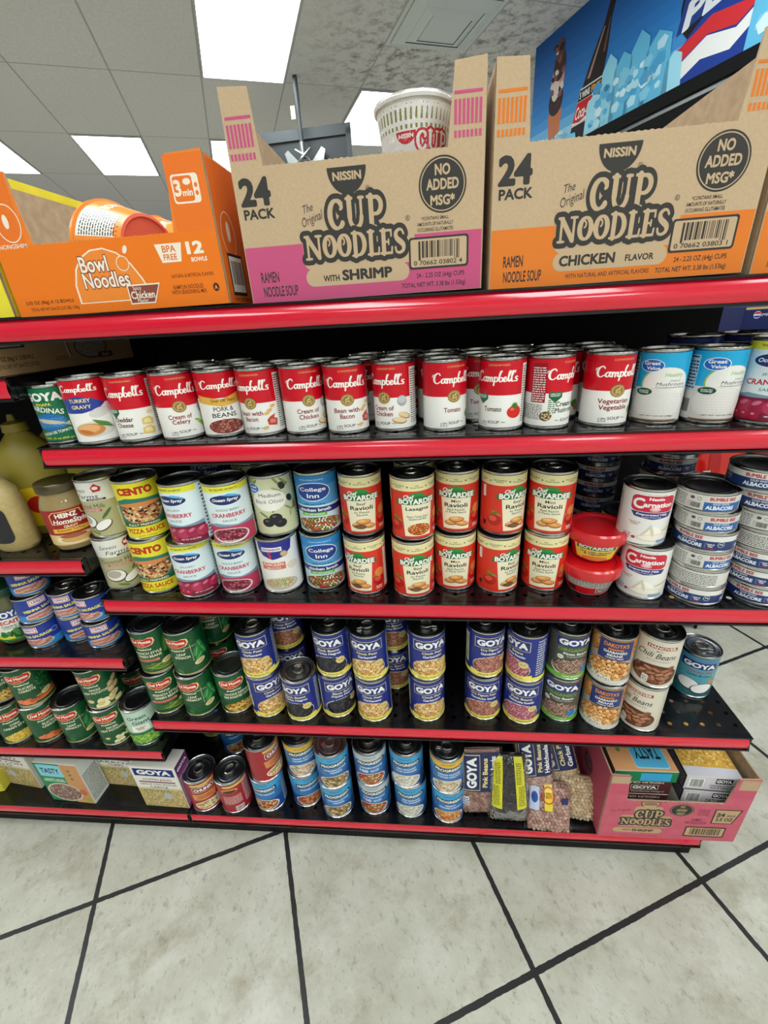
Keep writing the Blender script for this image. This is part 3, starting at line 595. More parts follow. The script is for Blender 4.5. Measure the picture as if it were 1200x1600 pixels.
def delmonte(l, pic, sub='FreshCut'):
    def f(a, R, H):
        bg(a, R, H, '11502B'); r = random.Random(len(l[0]))
        for k in range(20): a.ell(r.uniform(-70, 70), r.uniform(H*.3, H), 8, 3, r.choice(('165E34', '0E4425')), r.uniform(0, 180), 12, 1)
        for c, q in (('E8C83C', 1.12), ('F4ECD0', 1.06), ('C8201C', 1)):
            a.poly([(x*q-10, H*.8+y*q) for x, y in ((-21,0),(-19,7),(-11,9.5),(-5,6.5),(0,8),(6,6.5),(13,9.5),(20,7),(21,0),(17,-7),(8,-10),(0,-12),(-10,-10),(-18,-7))], c)
        a.text('Del Monte', -10, H*.81, 35, 7.5, 'F8F4E8', .035); a.text('Quality', -10, H*.735, 14, 3.6, 'F0D860', .01, .3)
        a.text(sub, -8, H*.62, 26, 5, 'F0F0E4', .03, .3)
        for i, t in enumerate(l): a.text(t, -4, H*(.52-.085*i), min(50, len(t)*3.9), 6.2, 'ECE8C8', .025)
        if pic == 'gbeans':
            for k in range(16): a.ell(r.uniform(-26, 28), H*r.uniform(.06, .22), 12, 1.5, r.choice(('7C9A3A', '94B04C', '5E7C2C')), r.uniform(-25, 25), 12)
            for k in range(3): a.ell(26+k*3, H*.62, 3, 20, ('3E7A2C', '5C9A3C')[k % 2], -8)
            a.rect(-34, H*.3, 12, H*.36, 'D87A6A'); a.text('NO SALT ADDED', -10, H*.33, 34, 3, '7A1C1C', .02)
        if pic == 'spin':
            for x, y, q in ((22, .5, 70), (30, .6, 100), (26, .38, 50), (34, .46, 110)): a.ell(x, H*y, 13, 6, '2E8A44', q); a.ell(x, H*y, 11, 1, '7CC07C', q)
            for k in range(8): a.ell(r.uniform(-18, 16), H*r.uniform(.08, .2), 8, 4, r.choice(('1C5A30', '2E7A40', '164A28')), r.uniform(0, 180))
            a.text('WITH', 12, H*.66, 20, 3.4, 'C8C49C', .02); a.rect(13, H*.3, 14, H*.74, 'B8B48C')
        if pic in ('corn', 'roast'):
            a.beans(0, H*.14, 34, 13, ['F0D058', 'E8BC3C', 'F6E084'] if pic == 'corn' else ['E4B858', 'C88C30', 'F0D080', '8A5A20'], 4.2, .8, 'B08828', seed=5)
            if pic == 'corn': a.ell(30, H*.45, 13, 6, 'E8D85C', 50)
        if pic == 'carrot':
            for k in range(12): a.ell(r.uniform(-28, 12), H*r.uniform(.06, .2), 6, 5, r.choice(('D8643C', 'E88050', 'C85430')))
            for k in range(3): a.ell(24, H*(.22-.05*k), 20, 2.8, ('E07A3C', 'C85C28')[k % 2], 6)
            for k in range(14): a.ell(r.uniform(14, 40), H*r.uniform(.32, .68), 5, .8, '5C9A54', r.uniform(0, 180), 8)
        if pic in ('potato', 'diced'):
            for k in range(14): a.ell(r.uniform(-28, 30), H*r.uniform(.05, .2), 7 if pic == 'potato' else 4.5, 5 if pic == 'potato' else 3.5, r.choice(('E4D8A0', 'F0E8BC', 'D4C484')), r.uniform(0, 60))
            for x, y in ((24, .52), (32, .42), (22, .38), (33, .6)): a.ell(x, H*y, 8, 6, 'C8A878', 40); a.ell(x-1, H*y+1, 6, 4, 'DCC094', 40)
        a.ell(23, H*.24, 10.5, 6.5, '8A6A30', 15); a.ell(23, H*.24, 9.7, 5.7, 'EBD79C', 15); a.text('PICKED\nFRESH', 23, H*.24, 11, 4.4, '5A4420', .01, 0, 15)
        bg(a, R, H, 'C8B45C', 0, H*.02)
    return f
def giant(a, R, H):
    bg(a, R, H, 'BCD8C4'); a.text('Green', -2, H*.82, 34, 10, '1E4A34', .02, .1); a.text('Giant', 4, H*.68, 32, 10, '1E4A34', .02, .1); a.rect(-16, H*.42, 16, H*.58, 'F4F4EC'); a.text('SWEET\nPEAS', 0, H*.5, 18, 9, 'A02030', .03); bg(a, R, H, '1E6A3C', 0, H*.38)
    a.beans(2, H*.17, 38, 15, ['8CC048', '6CA434', 'A8D468'], 5.6, .95, '3A6A20', seed=4)
def vienna(a, R, H):
    bg(a, R, H, '1F3A98'); bg(a, R, H, '2F88CC', 0, H*.3); a.rect(-14, H*.7, 12, H*.97, 'F4ECE8'); a.rect(-13, H*.72, 11, H*.95, 'D83848'); a.rect(-12, H*.75, 10, H*.92, 'F4E4E0'); a.text("Libby's", -1, H*.84, 18, 6, '2A3A90', .02, .2)
    a.text('VIENNA SAUSAGE', 2, H*.54, 58, 6.2, 'F4E878', .04, 0, 6, .02, '101A50'); a.ell(2, H*.22, 28, 9, 'DCE0E8'); a.ell(2, H*.22, 26, 7.6, 'B88878')
    for k, (x, y, q) in enumerate(((-12,.3,12),(4,.34,10),(18,.3,16),(-6,.18,8),(10,.18,14),(-16,.14,4))): a.ell(x, H*y, 10, 3, 'A85C4C', q); a.ell(x-.5, H*y+.7, 9, 2.2, 'E0A490', q)
    a.ell(36, H*.6, 6, 5, 'C8D4F0'); a.ell(36, H*.6, 5.2, 4.2, '2A4AA8'); nutrition(a, 46, H*.06, 62, H*.95, '2A2A2A', 'E8E8B0'); a.bars(-60, H*.1, -46, H*.5, 'D8DCEC')
def chunky(turn):
    def f(a, R, H):
        bg(a, R, H, 'A41E2C'); a.rect(-26, H*.9, 30, H*.97, 'E0C060')
        if not turn:
            a.rrect(-24, H*.68, 28, H*.86, 3, 'F4ECE0'); a.rrect(-23, H*.69, 27, H*.85, 3, '7A121C'); a.text('CHUNKY', 2, H*.77, 44, 10, 'F6F2EA', .05); a.text("Campbell's", 0, H*.885, 20, 4, WHT, .01, .3)
            a.poly([(-28, H*.62), (24, H*.62), (20, H*.4), (-26, H*.4)], 'D8904C'); a.text('CREAMY\nCHICKEN', -2, H*.51, 32, 12, '8A1A20', .01); a.ell(0, H*.2, 28, 15, 'ECE4D4'); a.beans(0, H*.2, 25, 12.5, ['E8D8A8', 'D07A34', '6C9A4C', 'F0E8C8'], 5.5, .7, 'DCC08C', seed=5); a.rect(20, H*.05, 32, H*.36, 'C8C8C8')
        else:
            a.ell(-14, H*.78, 18, 8, 'D8904C'); a.ell(-14, H*.76, 14, 5, '3A2418'); a.fine(-30, H*.3, 8, H*.6, 12, 'E8C8C4', 6); a.fine(14, H*.2, 32, H*.92, 22, 'E8C8C4', 9); a.rect(-10, H*.04, 8, H*.2, 'EEEAE4'); a.bars(-9, H*.06, 7, H*.18, '202020')
        a.rect(38, H*.1, 56, H*.95, '8A1822'); a.fine(39, H*.12, 55, H*.9, 24, 'E4B8B4', 4)
    return f
def prog(lines, cols, top='3FA6DC', body='1D4E94', light=False, bgc='8A3A20', rows=1):
    def f(a, R, H):
        bg(a, R, H, body); bg(a, R, H, '2A74B6', H*.42); bg(a, R, H, '3C96CE', H*.68); bg(a, R, H, top, H*.84)
        if light: bg(a, R, H, 'C4CCD0', H*.78)
        a.text('TRADITIONAL' if top == '3FA6DC' and not light else ('LIGHT' if light else 'RICH & HEARTY'), 0, H*.93, 26, 3, '1A3460', .03)
        a.poly([(-29, H*.68), (31, H*.7), (31, H*.84), (-29, H*.82)], '0C1C30'); a.text('PROGRESSO', 1, H*.76, 54, 8.6, 'F6F6F2', .04, 0, 2)
        for i, t in enumerate(lines): a.text(t, 2, H*(.61-.08*i), min(46, len(t)*3.5), 4.8, 'F0F4F8', .03)
        if light: a.text('100', -14, H*.5, 18, 9, 'F4F4F4', .03); a.text('CALORIES\nPER CAN', 8, H*.5, 18, 7, 'F0F4F8', .02)
        a.ell(-2, H*.21, 33, H*.2, 'ECE8E0'); a.beans(-2, H*.215, 30, H*.175, cols, 5.4, .75, bgc, seed=len(lines[0])); nutrition(a, 42, H*.06, 60, H*.8, 'C8D4E4', '1A4484')
    return f
def jar_gravy(a, R, H):
    bg(a, R, H, 'A01A24'); a.poly([(-30, H*.6), (-30, H*.86), (-22, H*.95), (22, H*.95), (24, H*.82), (34, H*.78), (34, H*.6)], 'E8C070'); a.poly([(-28, H*.62), (-28, H*.85), (-21, H*.93), (20, H*.93), (22, H*.8), (32, H*.77), (32, H*.62)], '8C121C')
    a.text('HEINZ', -2, H*.84, 34, 9, 'F8F0E4', .045); a.text('HomeStyle', 2, H*.66, 56, 11, 'F8F4EC', .025, .25); a.text('GRAVY', 0, H*.53, 22, 5, 'F0E0C0', .03); bg(a, R, H, 'E4C888', 0, H*.3); a.rect(-32, H*.36, 28, H*.48, 'E8B43C'); a.text('Roasted Turkey', -2, H*.42, 44, 5.4, '4A2410', .01)
    a.ell(2, H*.16, 34, 9, 'F0E0BC'); a.ell(4, H*.15, 28, 6.5, 'D8A864'); a.ell(-2, H*.25, 22, 4, 'A0603C'); a.rect(44, 0, 60, H, '7A1420'); a.fine(45, 2, 59, H-2, 16, 'E0B0A8')
def jar_rec(a, R, H):
    bg(a, R, H, 'E8E8DC'); bg(a, R, H, '1F2F86', H*.74); a.text('GOYA', 0, H*.87, 50, 14, WHT, .05); a.text('RECAITO', 0, H*.62, 50, 9, 'C02434', .04); a.text('Cilantro', -6, H*.49, 26, 6, '1E5A34', .02); a.text('Cooking Base', -2, H*.41, 30, 4, '2A3A30', .01); bg(a, R, H, 'D8DC40', 0, H*.2); bg(a, R, H, '2C8A3C', 0, H*.06)
    r = random.Random(3)
    for k in range(26): a.ell(r.uniform(-24, 24), H*r.uniform(.08, .34), 6, 4, r.choice(('2C6A2C', '3E8A38', '1E4E20')), r.uniform(0, 180), 10)
def jar_y(a, R, H):
    bg(a, R, H, 'C8D040'); bg(a, R, H, '2C6A34', H*.5); a.ell(0, H*.3, 20, 12, 'C06A30')

# ------------------------------------------------------------------ product builders
def make_can(name, desc, cat, d, h, art, tab=True, lid=LIDM, body=STEEL, jar=None):
    r = d/2; root = thing(name, desc, cat)
    obj('can_body', lathe([(0,.002),(r-.004,.002),(r-.002,0),(r-.0004,.0006),(r,.002),(r-.0004,.0035),(r-.0018,.0045),(r-.0018,h-.005),(r-.0004,h-.0035),(r,h-.002),(r-.0005,h-.0004),(r-.0014,h),(r-.0024,h-.0008),(r-.0028,h-.0042)], 44), body, root, True)
    z = h-.0042
    obj('can_lid', lathe([(r-.0027,z),(r-.005,z-.0006),(r-.007,z+.0006),(r-.009,z),(r-.012,z),(r-.0135,z+.0008),(r-.015,z),(.004,z),(0,z)], 44), lid, root, True)
    a = Art(); H = h*1000-9.6; ku = 1 if name == 'tuna_can' else 1.17; art(a, (r*1000-.9)/ku, H); a.build('label', cylmap(r-.0009, .0048, ku=ku), root, du=3.2)
    if tab:
        bm = bmesh.new(); n = 14
        pts = [(.011*math.cos(2*PI*k/n), .0005+.0125*math.sin(2*PI*k/n), z+.003) for k in range(n)]
        tube(bm, pts, .002, 8, True); box(bm, -.0075, .0075, .0105, .021, z+.0015, z+.0036)
        o = obj('pull_tab', bm, TABM, root, True); o.location = (0, .003, 0)
    return root
def make_jar(name, desc, cat, d, h, art, y0, y1, glass, lidm, seg=40):
    r = d/2; root = thing(name, desc, cat)
    obj('jar_body', lathe([(0,.003),(r-.012,.0),(r-.004,.003),(r-.0005,.012),(r-.0005,h*.66),(r-.004,h*.75),(r*.8,h*.83),(r*.8,h*.88),(0,h*.88)], seg), glass, root, True)
    obj('jar_lid', lathe([(0,h*.87),(r*.86,h*.87),(r*.88,h*.88),(r*.88,h*.985),(r*.85,h),(r*.8,h*.995),(0,h*.99)], seg), lidm, root, True)
    a = Art(); art(a, r*1000, (y1-y0)*1000); a.build('label', cylmap(r-.0002, y0), root)
    return root
KINDS = {}
def K(key, *a, **k): KINDS[key] = (a, k)
SC = ('soup_can', .0665, .102)
def KS(key, desc, *a, **k): K(key, 'soup_can', desc, 'soup can', .0665, .102, soup(*a, **k), tab=False)
KS('cheddar', 'red and white cheddar cheese soup can', ['Cheddar', 'Cheese'], 'cheese', True, '4C2A22', -6)
KS('celery', 'red and white cream of celery soup can', ['Cream of', 'Celery'], 'celery')
KS('baconb', 'red and white bean with bacon soup can', ['Bean with', 'Bacon'], 'bacon')
KS('chick', 'red cream of chicken soup can', ['Cream of', 'Chicken'], 'chicken')
KS('tomato', 'red and white tomato soup can', ['Tomato'], 'veg')
KS('tomatoh', 'red and white tomato soup can with green heart', ['Tomato'], 'tomato', True, '4C2A22')
KS('mushr', 'red and white mushroom soup can, nutrition panel out', ['Cream of', 'Mushroom'], 'bowl', True, '2A4A3A', 0, 'facts')
KS('veget', 'red and white vegetarian vegetable soup can', ['Vegetarian', 'Vegetable'], 'veg')
K('gravy', 'gravy_can', 'red, blue and white turkey gravy can', 'gravy can', .0665, .102, gravy, tab=False)
K('pork', 'bean_can', 'red and white pork and beans can', 'bean can', .0665, .102, porkbeans, tab=False)
K('sard', 'sardine_can', 'green sardine can', 'fish can', .062, .092, sardine, tab=False)
K('gvs', 'soup_can', 'blue and white mushroom soup can', 'soup can', .0665, .102, gvsoup, tab=False)
K('osj', 'cranberry_sauce_can', 'jellied cranberry sauce can', 'sauce can', .0755, .112, ocean(False), tab=False)
K('osw', 'cranberry_sauce_can', 'whole berry cranberry sauce can', 'sauce can', .0755, .112, ocean(True), tab=False)
K('coco', 'coconut_milk_can', 'khaki and white coconut milk can', 'milk can', .0735, .112, coconut, tab=False)
K('cento', 'pizza_sauce_can', 'yellow pizza sauce can', 'sauce can', .0755, .112, cento, tab=False)
K('olive', 'olive_can', 'pale green black olive can', 'olive can', .0755, .113, olives, tab=False)
K('swan', 'broth_can', 'white chicken broth can with dark blue top', 'broth can', .0755, .112, swanson, tab=False)
K('coll', 'broth_can', 'sky blue chicken broth can', 'broth can', .0755, .113, college, tab=False)
K('bbeef', 'pasta_can', 'red beef ravioli can', 'pasta can', .0755, .112, boy('beef'))
K('bmini', 'pasta_can', 'red mini ravioli can', 'pasta can', .0755, .112, boy('mini'))
K('blas', 'pasta_can', 'red lasagna can', 'pasta can', .0755, .112, boy('las'))
K('carn', 'evaporated_milk_can', 'white evaporated milk can with red badge', 'milk can', .0755, .1, carnation, tab=False)
K('tuna', 'tuna_can', 'navy and white tuna can', 'tuna can', .086, .0335, tuna, tab=False)
K('tunas', 'tuna_can', 'tuna can, white barcode side out', 'tuna can', .086, .0335, tuna_side, tab=False)
K('tunaf', 'tuna_can', 'tuna can, nutrition panel out', 'tuna can', .086, .0335, tuna_facts, tab=False)
CP = ['E2B46C', 'EEC888', 'D09A50', 'F4D8A4']
for k_, d_, l1, l2, cs, sz, asp in (('gchick', 'blue chick pea can', 'Chick Peas', 'Garbanzos', CP, 7.2, .9), ('gblack', 'blue black bean can', 'Black Beans', 'Frijoles Negros', ['1E1C24', '2C2A34', '46444E'], 4.4, .7),
    ('gpinto', 'blue pinto bean can', 'Pinto Beans', 'Frijoles Pintos', ['B87C58', 'C89474', 'A06848'], 4.8, .75), ('gpigeon', 'blue pigeon pea can', 'Dry Pigeon Peas', 'Gandules Secos', ['B87868', 'C89080', 'A06454'], 4.8, .85),
    ('gpink', 'blue pink bean can', 'Pink Beans', 'Habichuelas Rosadas', ['D88498', 'E8A0B0', 'C46A80'], 4.8, .65)):
    K(k_, 'bean_can', d_, 'bean can', .0755, .112, goya(l1, l2, cs, sz, asp, 'navy', {'gblack': '101014', 'gchick': 'A06828'}.get(k_, '7A3C34')))
K('gorg', 'bean_can', 'grey organic pinto bean can with green band', 'bean can', .0755, .112, goya('', '', ['B08C78', 'C8A898', '947060'], style='org'))
K('dakota', 'bean_can', 'garbanzo bean can with orange lettering', 'bean can', .0755, .113, dakota)
K('hanover', 'bean_can', 'cream chili bean can', 'bean can', .0755, .114, hanover)
K('gcoco', 'coconut_milk_can', 'teal coconut milk can', 'milk can', .0755, .112, coco_goya)
for k_, d_, l, p in (('dgb', 'green can of french style green beans', ['FRENCH STYLE', 'GREEN BEANS'], 'gbeans'), ('dsp', 'green can of leaf spinach', ['LEAF', 'SPINACH'], 'spin'), ('dro', 'green can of fire roasted corn', ['WHOLE KERNEL', 'FIRE ROASTED CORN'], 'roast'),
    ('dco', 'green can of cream style corn', ['CORN', 'CREAM STYLE'], 'corn'), ('dca', 'green can of sliced carrots', ['SLICED', 'CARROTS'], 'carrot'), ('dwp', 'green can of whole new potatoes', ['WHOLE', 'NEW POTATOES'], 'potato'), ('ddp', 'green can of diced new potatoes', ['DICED', 'NEW POTATOES'], 'diced')):
    K(k_, 'vegetable_can', d_, 'vegetable can', .0755, .111, delmonte(l, p), tab=False)
K('peas', 'vegetable_can', 'mint green can of sweet peas', 'vegetable can', .0755, .111, giant, tab=False)
K('vien', 'sausage_can', 'small blue sausage can', 'sausage can', .0675, .0605, vienna)
K('chA', 'soup_can', 'red chunky soup can', 'soup can', .0785, .111, chunky(False))
K('chB', 'soup_can', 'red chunky soup can turned to its back panel', 'soup can', .0785, .111, chunky(True))
K('pnood', 'soup_can', 'blue chicken noodle soup can', 'soup can', .0785, .111, prog(['CHICKEN NOODLE'], ['E0B078', 'D07838', 'F0D8A0', '8A4A20']))
K('pbarl', 'soup_can', 'blue chicken barley soup can', 'soup can', .0785, .111, prog(['CHICKEN BARLEY'], ['D08450', 'E0A070', 'A05028']))
K('price', 'soup_can', 'yellow topped chicken and wild rice soup can', 'soup can', .0785, .111, prog(['CREAMY ROASTED', 'CHICKEN WILD RICE'], ['ECE4D0', 'D8CCB0', '9A8A6A', 'E0A070'], 'E8B83C', bgc='D8CCB0'))
K('pital', 'soup_can', 'blue italian style soup can', 'soup can', .0785, .111, prog(['ITALIAN-STYLE', 'WEDDING'], ['E8D8B0', '6A4A30', 'C89868', '8A9A58'], bgc='8A5A34'))
K('pligh', 'soup_can', 'light chicken soup can with grey top', 'soup can', .0785, .111, prog(['CHICKEN NOODLE'], ['D86A3C', 'E8D0A0', 'B03A28', '8A9A58'], 'D4D8DA', '2A5A98', True))
K('pclam', 'soup_can', 'blue clam chowder soup can', 'soup can', .0785, .111, prog(['NEW ENGLAND', 'CLAM CHOWDER'], ['F0ECE0', 'DCD8C8', 'B8B0A0'], bgc='D8D4C4'))
K('phear', 'soup_can', 'blue hearty chicken soup can', 'soup can', .0785, .111, prog(['HEARTY', 'CHICKEN & ROTINI'], ['E4B060', 'D08038', 'F0D090', 'C84C2C'], bgc='C88838'))
PR = {}
def inst(kind):
    if kind not in PR:
        a, k = KINDS[kind]; o = make_can(*a, **k); PR[kind] = o
        return o
    return dup(PR[kind])

# ------------------------------------------------------------------ shelves
SH = {0: (1.1856, -.011), 1: (1.0, -.011), 2: (.7028, -.02), 3: (.3892, -.007), 4: (.0562, 0),
      'A': (.802, 0), 'B': (.5715, 0), 'C': (.295, .006), 'D': (1.114, 0), 'E': (.0562, 0)}
def surf(s, x): z, t = SH[s]; return z+.0312+t*x
def hit(s, u, v, dz=0):
    x = 0
    for _ in range(6):
        P = onz(u, v, surf(s, x)+dz); x = P.x
    return P
XL, XR = -.6115, .617
def shelf(bay, s, x0, x1, depth=.4, holes=False, g=.0015):
    z, t = SH[s]; bm = bmesh.new(); x0 += g; x1 -= g
    T = .0312
    if holes:    # perforated sheet: rows of small round holes near the front edge
        nx = int((x1-x0)/.03); rows = [(.012, .028), (.04, .056), (.068, .084)]
        ys = [0]+[y for r_ in rows for y in r_]+[depth]
        for i in range(nx):
            xa, xb = x0+(x1-x0)*i/nx, x0+(x1-x0)*(i+1)/nx; cx = (xa+xb)/2
            ca, cb = cx-.008, cx+.008
            for j in range(len(ys)-1):
                ya, yb = ys[j], ys[j+1]
                def q(a, b, c, d, zz=T): bm.faces.new([bm.verts.new((px, py, zz)) for px, py in ((a, c), (b, c), (b, d), (a, d))])
                if j % 2 == 0: q(xa, xb, ya, yb)
                else:
                    q(xa, ca, ya, yb); q(cb, xb, ya, yb); cy = (ya+yb)/2; rr = .0042
                    ring = [(cx+rr*math.cos(k*PI/4+PI/8), cy+rr*math.sin(k*PI/4+PI/8)) for k in range(8)]
                    outer = [(cb, cy+.003), (cx+.003, yb), (cx-.003, yb), (ca, cy+.003), (ca, cy-.003), (cx-.003, ya), (cx+.003, ya), (cb, cy-.003)]
                    corners = {1: None}
                    cs = [(cb, yb), (ca, yb), (ca, ya), (cb, ya)]
                    for k in range(8):
                        k2 = (k+1) % 8; p = [ring[k], outer[k], outer[k2], ring[k2]]
                        if k % 2 == 0: p = [ring[k], outer[k], cs[k//2], outer[k2], ring[k2]]
                        bm.faces.new([bm.verts.new((a_, b_, T)) for a_, b_ in p])
        bmesh.ops.remove_doubles(bm, verts=bm.verts[:], dist=1e-5)
        bmesh.ops.recalc_face_normals(bm, faces=bm.faces[:])
    else: box(bm, x0, x1, 0, depth, T-.0012, T)
    box(bm, x0, x1, .0, .0015, -.003, T-.0002); box(bm, x0, x0+.0015, 0, depth, .0, T-.0002); box(bm, x1-.0015, x1, 0, depth, .0, T-.0002)
    box(bm, x0, x1, .0015, .03, -.003, -.0015)
    # price channel lips
    box(bm, x0, x1, -.009, 0, .0285, .0308); box(bm, x0, x1, -.0105, 0, -.0035, -.0005)
    for xa, sg in ((x0, 1), (x1-.004, 1)): prism(bm, [(0, -.003), (0, .030), (-.006, .030), (-.0075, .024), (-.0065, .012), (-.0105, -.003)], 0, .004, 0, Matrix.Translation((xa, 0, 0)) @ Matrix.Rotation(PI/2, 4, 'Z') @ Matrix.Scale(-1, 4, (0, 1, 0)))
    o = obj('shelf_board', bm, BLACK, bay); o.location = (0, 0, z); o.rotation_euler = (0, -t, 0)
    bm = bmesh.new(); P = []
    for k in range(11):
        q = k/10; P.append((-.0045-.0035*math.sin(PI*q)-.003*(1-q), .0006+.0272*q))
    xs = [x0+.004, x1-.004]
    rows = [[bm.verts.new((x, y, zz)) for y, zz in P] for x in xs]
    for k in range(10): bm.faces.new((rows[0][k], rows[1][k], rows[1][k+1], rows[0][k+1]))
    b = [[bm.verts.new((x, 0, zz)) for zz in (P[0][1], P[-1][1])] for x in xs]
    bm.faces.new((rows[0][0], b[0][0], b[1][0], rows[1][0])); bm.faces.new((rows[0][-1], rows[1][-1], b[1][1], b[0][1]))
    bmesh.ops.recalc_face_normals(bm, faces=bm.faces[:])
    obj('price_strip', bm, REDP, o, True)
    return o
bay = thing('gondola_shelving', 'black steel shelving bay with five shelves and red price strips', 'shelving', (0, 0, 0))
for s in (1, 2, 3): shelf(bay, s, XL, XR, holes=True)
shelf(bay, 0, XL, XR+.2); shelf(bay, 4, XL, XR-.012, holes=True)
rbox('kick_plate', XL+.001, XR-.018, .006, .4, 0, .052, BLACKM, bay)
def pegboard(x0, x1, parent, name='back_panel'):
    bm = bmesh.new(); box(bm, x0, x1, .402, .408, .0, 1.2); obj(name, bm, PEG, parent)
m = mat('pegboard_black', '08080A', .6, spec=.15); nt = m.node_tree
tc = nt.nodes.new('ShaderNodeTexCoord'); mp = nt.nodes.new('ShaderNodeMapping'); mp.inputs['Scale'].default_value = (38, 38, 38)
fr = nt.nodes.new('ShaderNodeVectorMath'); fr.operation = 'FRACTION'; sb = nt.nodes.new('ShaderNodeVectorMath'); sb.operation = 'SUBTRACT'; sb.inputs[1].default_value = (.5, .5, .5)
ms = nt.nodes.new('ShaderNodeVectorMath'); ms.operation = 'MULTIPLY'; ms.inputs[1].default_value = (1, 0, 1); ln = nt.nodes.new('ShaderNodeVectorMath'); ln.operation = 'LENGTH'
lt = nt.nodes.new('ShaderNodeMath'); lt.operation = 'LESS_THAN'; lt.inputs[1].default_value = .13
mx = nt.nodes.new('ShaderNodeMixRGB'); mx.inputs[1].default_value = hexc('0E0E11'); mx.inputs[2].default_value = (0.001, .001, .001, 1)
for a_, b_ in ((tc.outputs['Object'], mp.inputs['Vector']), (mp.outputs[0], fr.inputs[0]), (fr.outputs[0], sb.inputs[0]), (sb.outputs[0], ms.inputs[0]), (ms.outputs[0], ln.inputs[0]), (ln.outputs['Value'], lt.inputs[0]), (lt.outputs[0], mx.inputs[0]), (mx.outputs[0], nt.nodes['Principled BSDF'].inputs['Base Color'])): nt.links.new(a_, b_)
PEG = m
pegboard(XL+.001, XR-.001, bay)
for x in (XL+.012, XR-.012): rbox('upright', x-.01, x+.01, .41, .45, 0, 1.2, BLACKM, bay)
rbox('rear_panel', XL+.001, XR-.001, .452, .458, 0, 1.2, BLACKM, bay)
bay2 = thing('gondola_shelving', 'neighbouring black shelving bay at the left with lower set shelves', 'shelving', (0, 0, 0))
for s in 'ABCDE': shelf(bay2, s, -1.84, XL, holes=s in 'AC')
z0_, t0_ = SH[0]; SH['T'] = (z0_+t0_*XL, 0); shelf(bay2, 'T', -1.84, XL)
rbox('kick_plate', -1.84, XL-.001, .006, .4, 0, .052, BLACKM, bay2)
pegboard(-1.84, XL-.001, bay2); rbox('upright', -1.84, -1.82, .41, .45, 0, 1.2, BLACKM, bay2); rbox('rear_panel', -1.84, XL-.001, .452, .458, 0, 1.2, BLACKM, bay2)

# ------------------------------------------------------------------ cans on the shelves: kind, shelf, base pixel, stack level, turn, where
items = []
def put(kind, s, u, v, off, where, lev=0, hs=0, Y=None, grp=None, desc=None):
    a, k = KINDS[kind]; r = a[3]/2
    if Y is None:
        P = hit(s, u, v, hs); d = Vector((P.x-CAM.x, P.y-CAM.y)); d.normalize()
        c = Vector((P.x, P.y))+d*r
    else:
        P = ony(u, v, Y); c = Vector((P.x, Y)); d = Vector((c.x-CAM.x, c.y-CAM.y)).normalized()
    c.y = max(c.y, r-.004)
    items.append(dict(kind=kind, s=s, c=c, r=r, h=a[4], lev=lev, hs=hs, off=off, label=(desc or a[1])+(', ' if where and not where.startswith(('of', 'with')) else ' ')+where, grp=grp))
def stack(s, where, *rows, tops=('lower', 'upper')):     # rows bottom first: (kind, u, v, off)
    hs = 0
    for i, (kind, u, v, off) in enumerate(rows):
        put(kind, s, u, v, off, '%s of two %s' % (tops[i], where), i, hs); hs += KINDS[kind][0][4]
# soup shelf, front row
put('sard', 1, 116, 692, -36, 'at the left end of the soup shelf')
put('gravy', 1, 160, 693, -24, 'second from the left on the soup shelf')
put('cheddar', 1, 223, 690, -26, 'right of the turkey gravy')
put('celery', 1, 293, 687, 2, 'left of the pork and beans')
put('pork', 1, 358, 683, 4, 'between two soup cans on the soup shelf')
put('baconb', 1, 420, 679, -32, 'the left one, beside the pork and beans')
put('chick', 1, 487, 677, 14, 'left one, between both bean with bacon cans')
put('baconb', 1, 553, 674, 2, 'between both cream of chicken cans')
put('chick', 1, 622, 671, -30, 'right one, in mid soup shelf')
put('tomato', 1, 692, 672, 26, 'with gold medal, turned to the right')
put('tomatoh', 1, 772, 669, -18, 'showing a red tomato')
put('mushr', 1, 851, 671, 52, 'beside the vegetable soup')
put('veget', 1, 937, 667, 28, 'left of the blue mushroom soup')
put('gvs', 1, 1017, 663, 2, 'the left one, its mushroom bowl facing forward')
put('gvs', 1, 1098, 662, 24, 'the right one, showing its barcode strip')
put('osj', 1, 1188, 664, -2, 'alone at the right end of the soup shelf')
R2 = [(265, 'celery'), (325, 'chick'), (385, 'baconb'), (440, 'celery'), (503, 'chick'), (560, 'tomato'), (625, 'baconb'), (680, 'chick'), (730, 'tomato'), (792, 'veget'), (857, 'tomato'), (925, 'tomato')]
for u, k in R2: put(k, 1, u, 552, 5, 'half hidden in the second row of the soup shelf', Y=.112, grp='soup cans in the second row', desc='red and white soup can')
for u, k in [(300, 'celery'), (360, 'chick'), (597, 'chick'), (648, 'tomato'), (695, 'celery'), (750, 'chick'), (800, 'tomato'), (850, 'veget'), (895, 'tomato')]: put(k, 1, u, 540, -5, 'of which only the rim shows, third row of the soup shelf', Y=.182, grp='soup cans in the third row', desc='soup can')
put('gblack', 1, 1087, 530, 0, 'standing behind the barcode side soup can', Y=.135, desc='dark lidded can')
put('gblack', 1, 1165, 530, 0, 'standing behind the rightmost cranberry sauce', Y=.135, desc='dark lidded can')
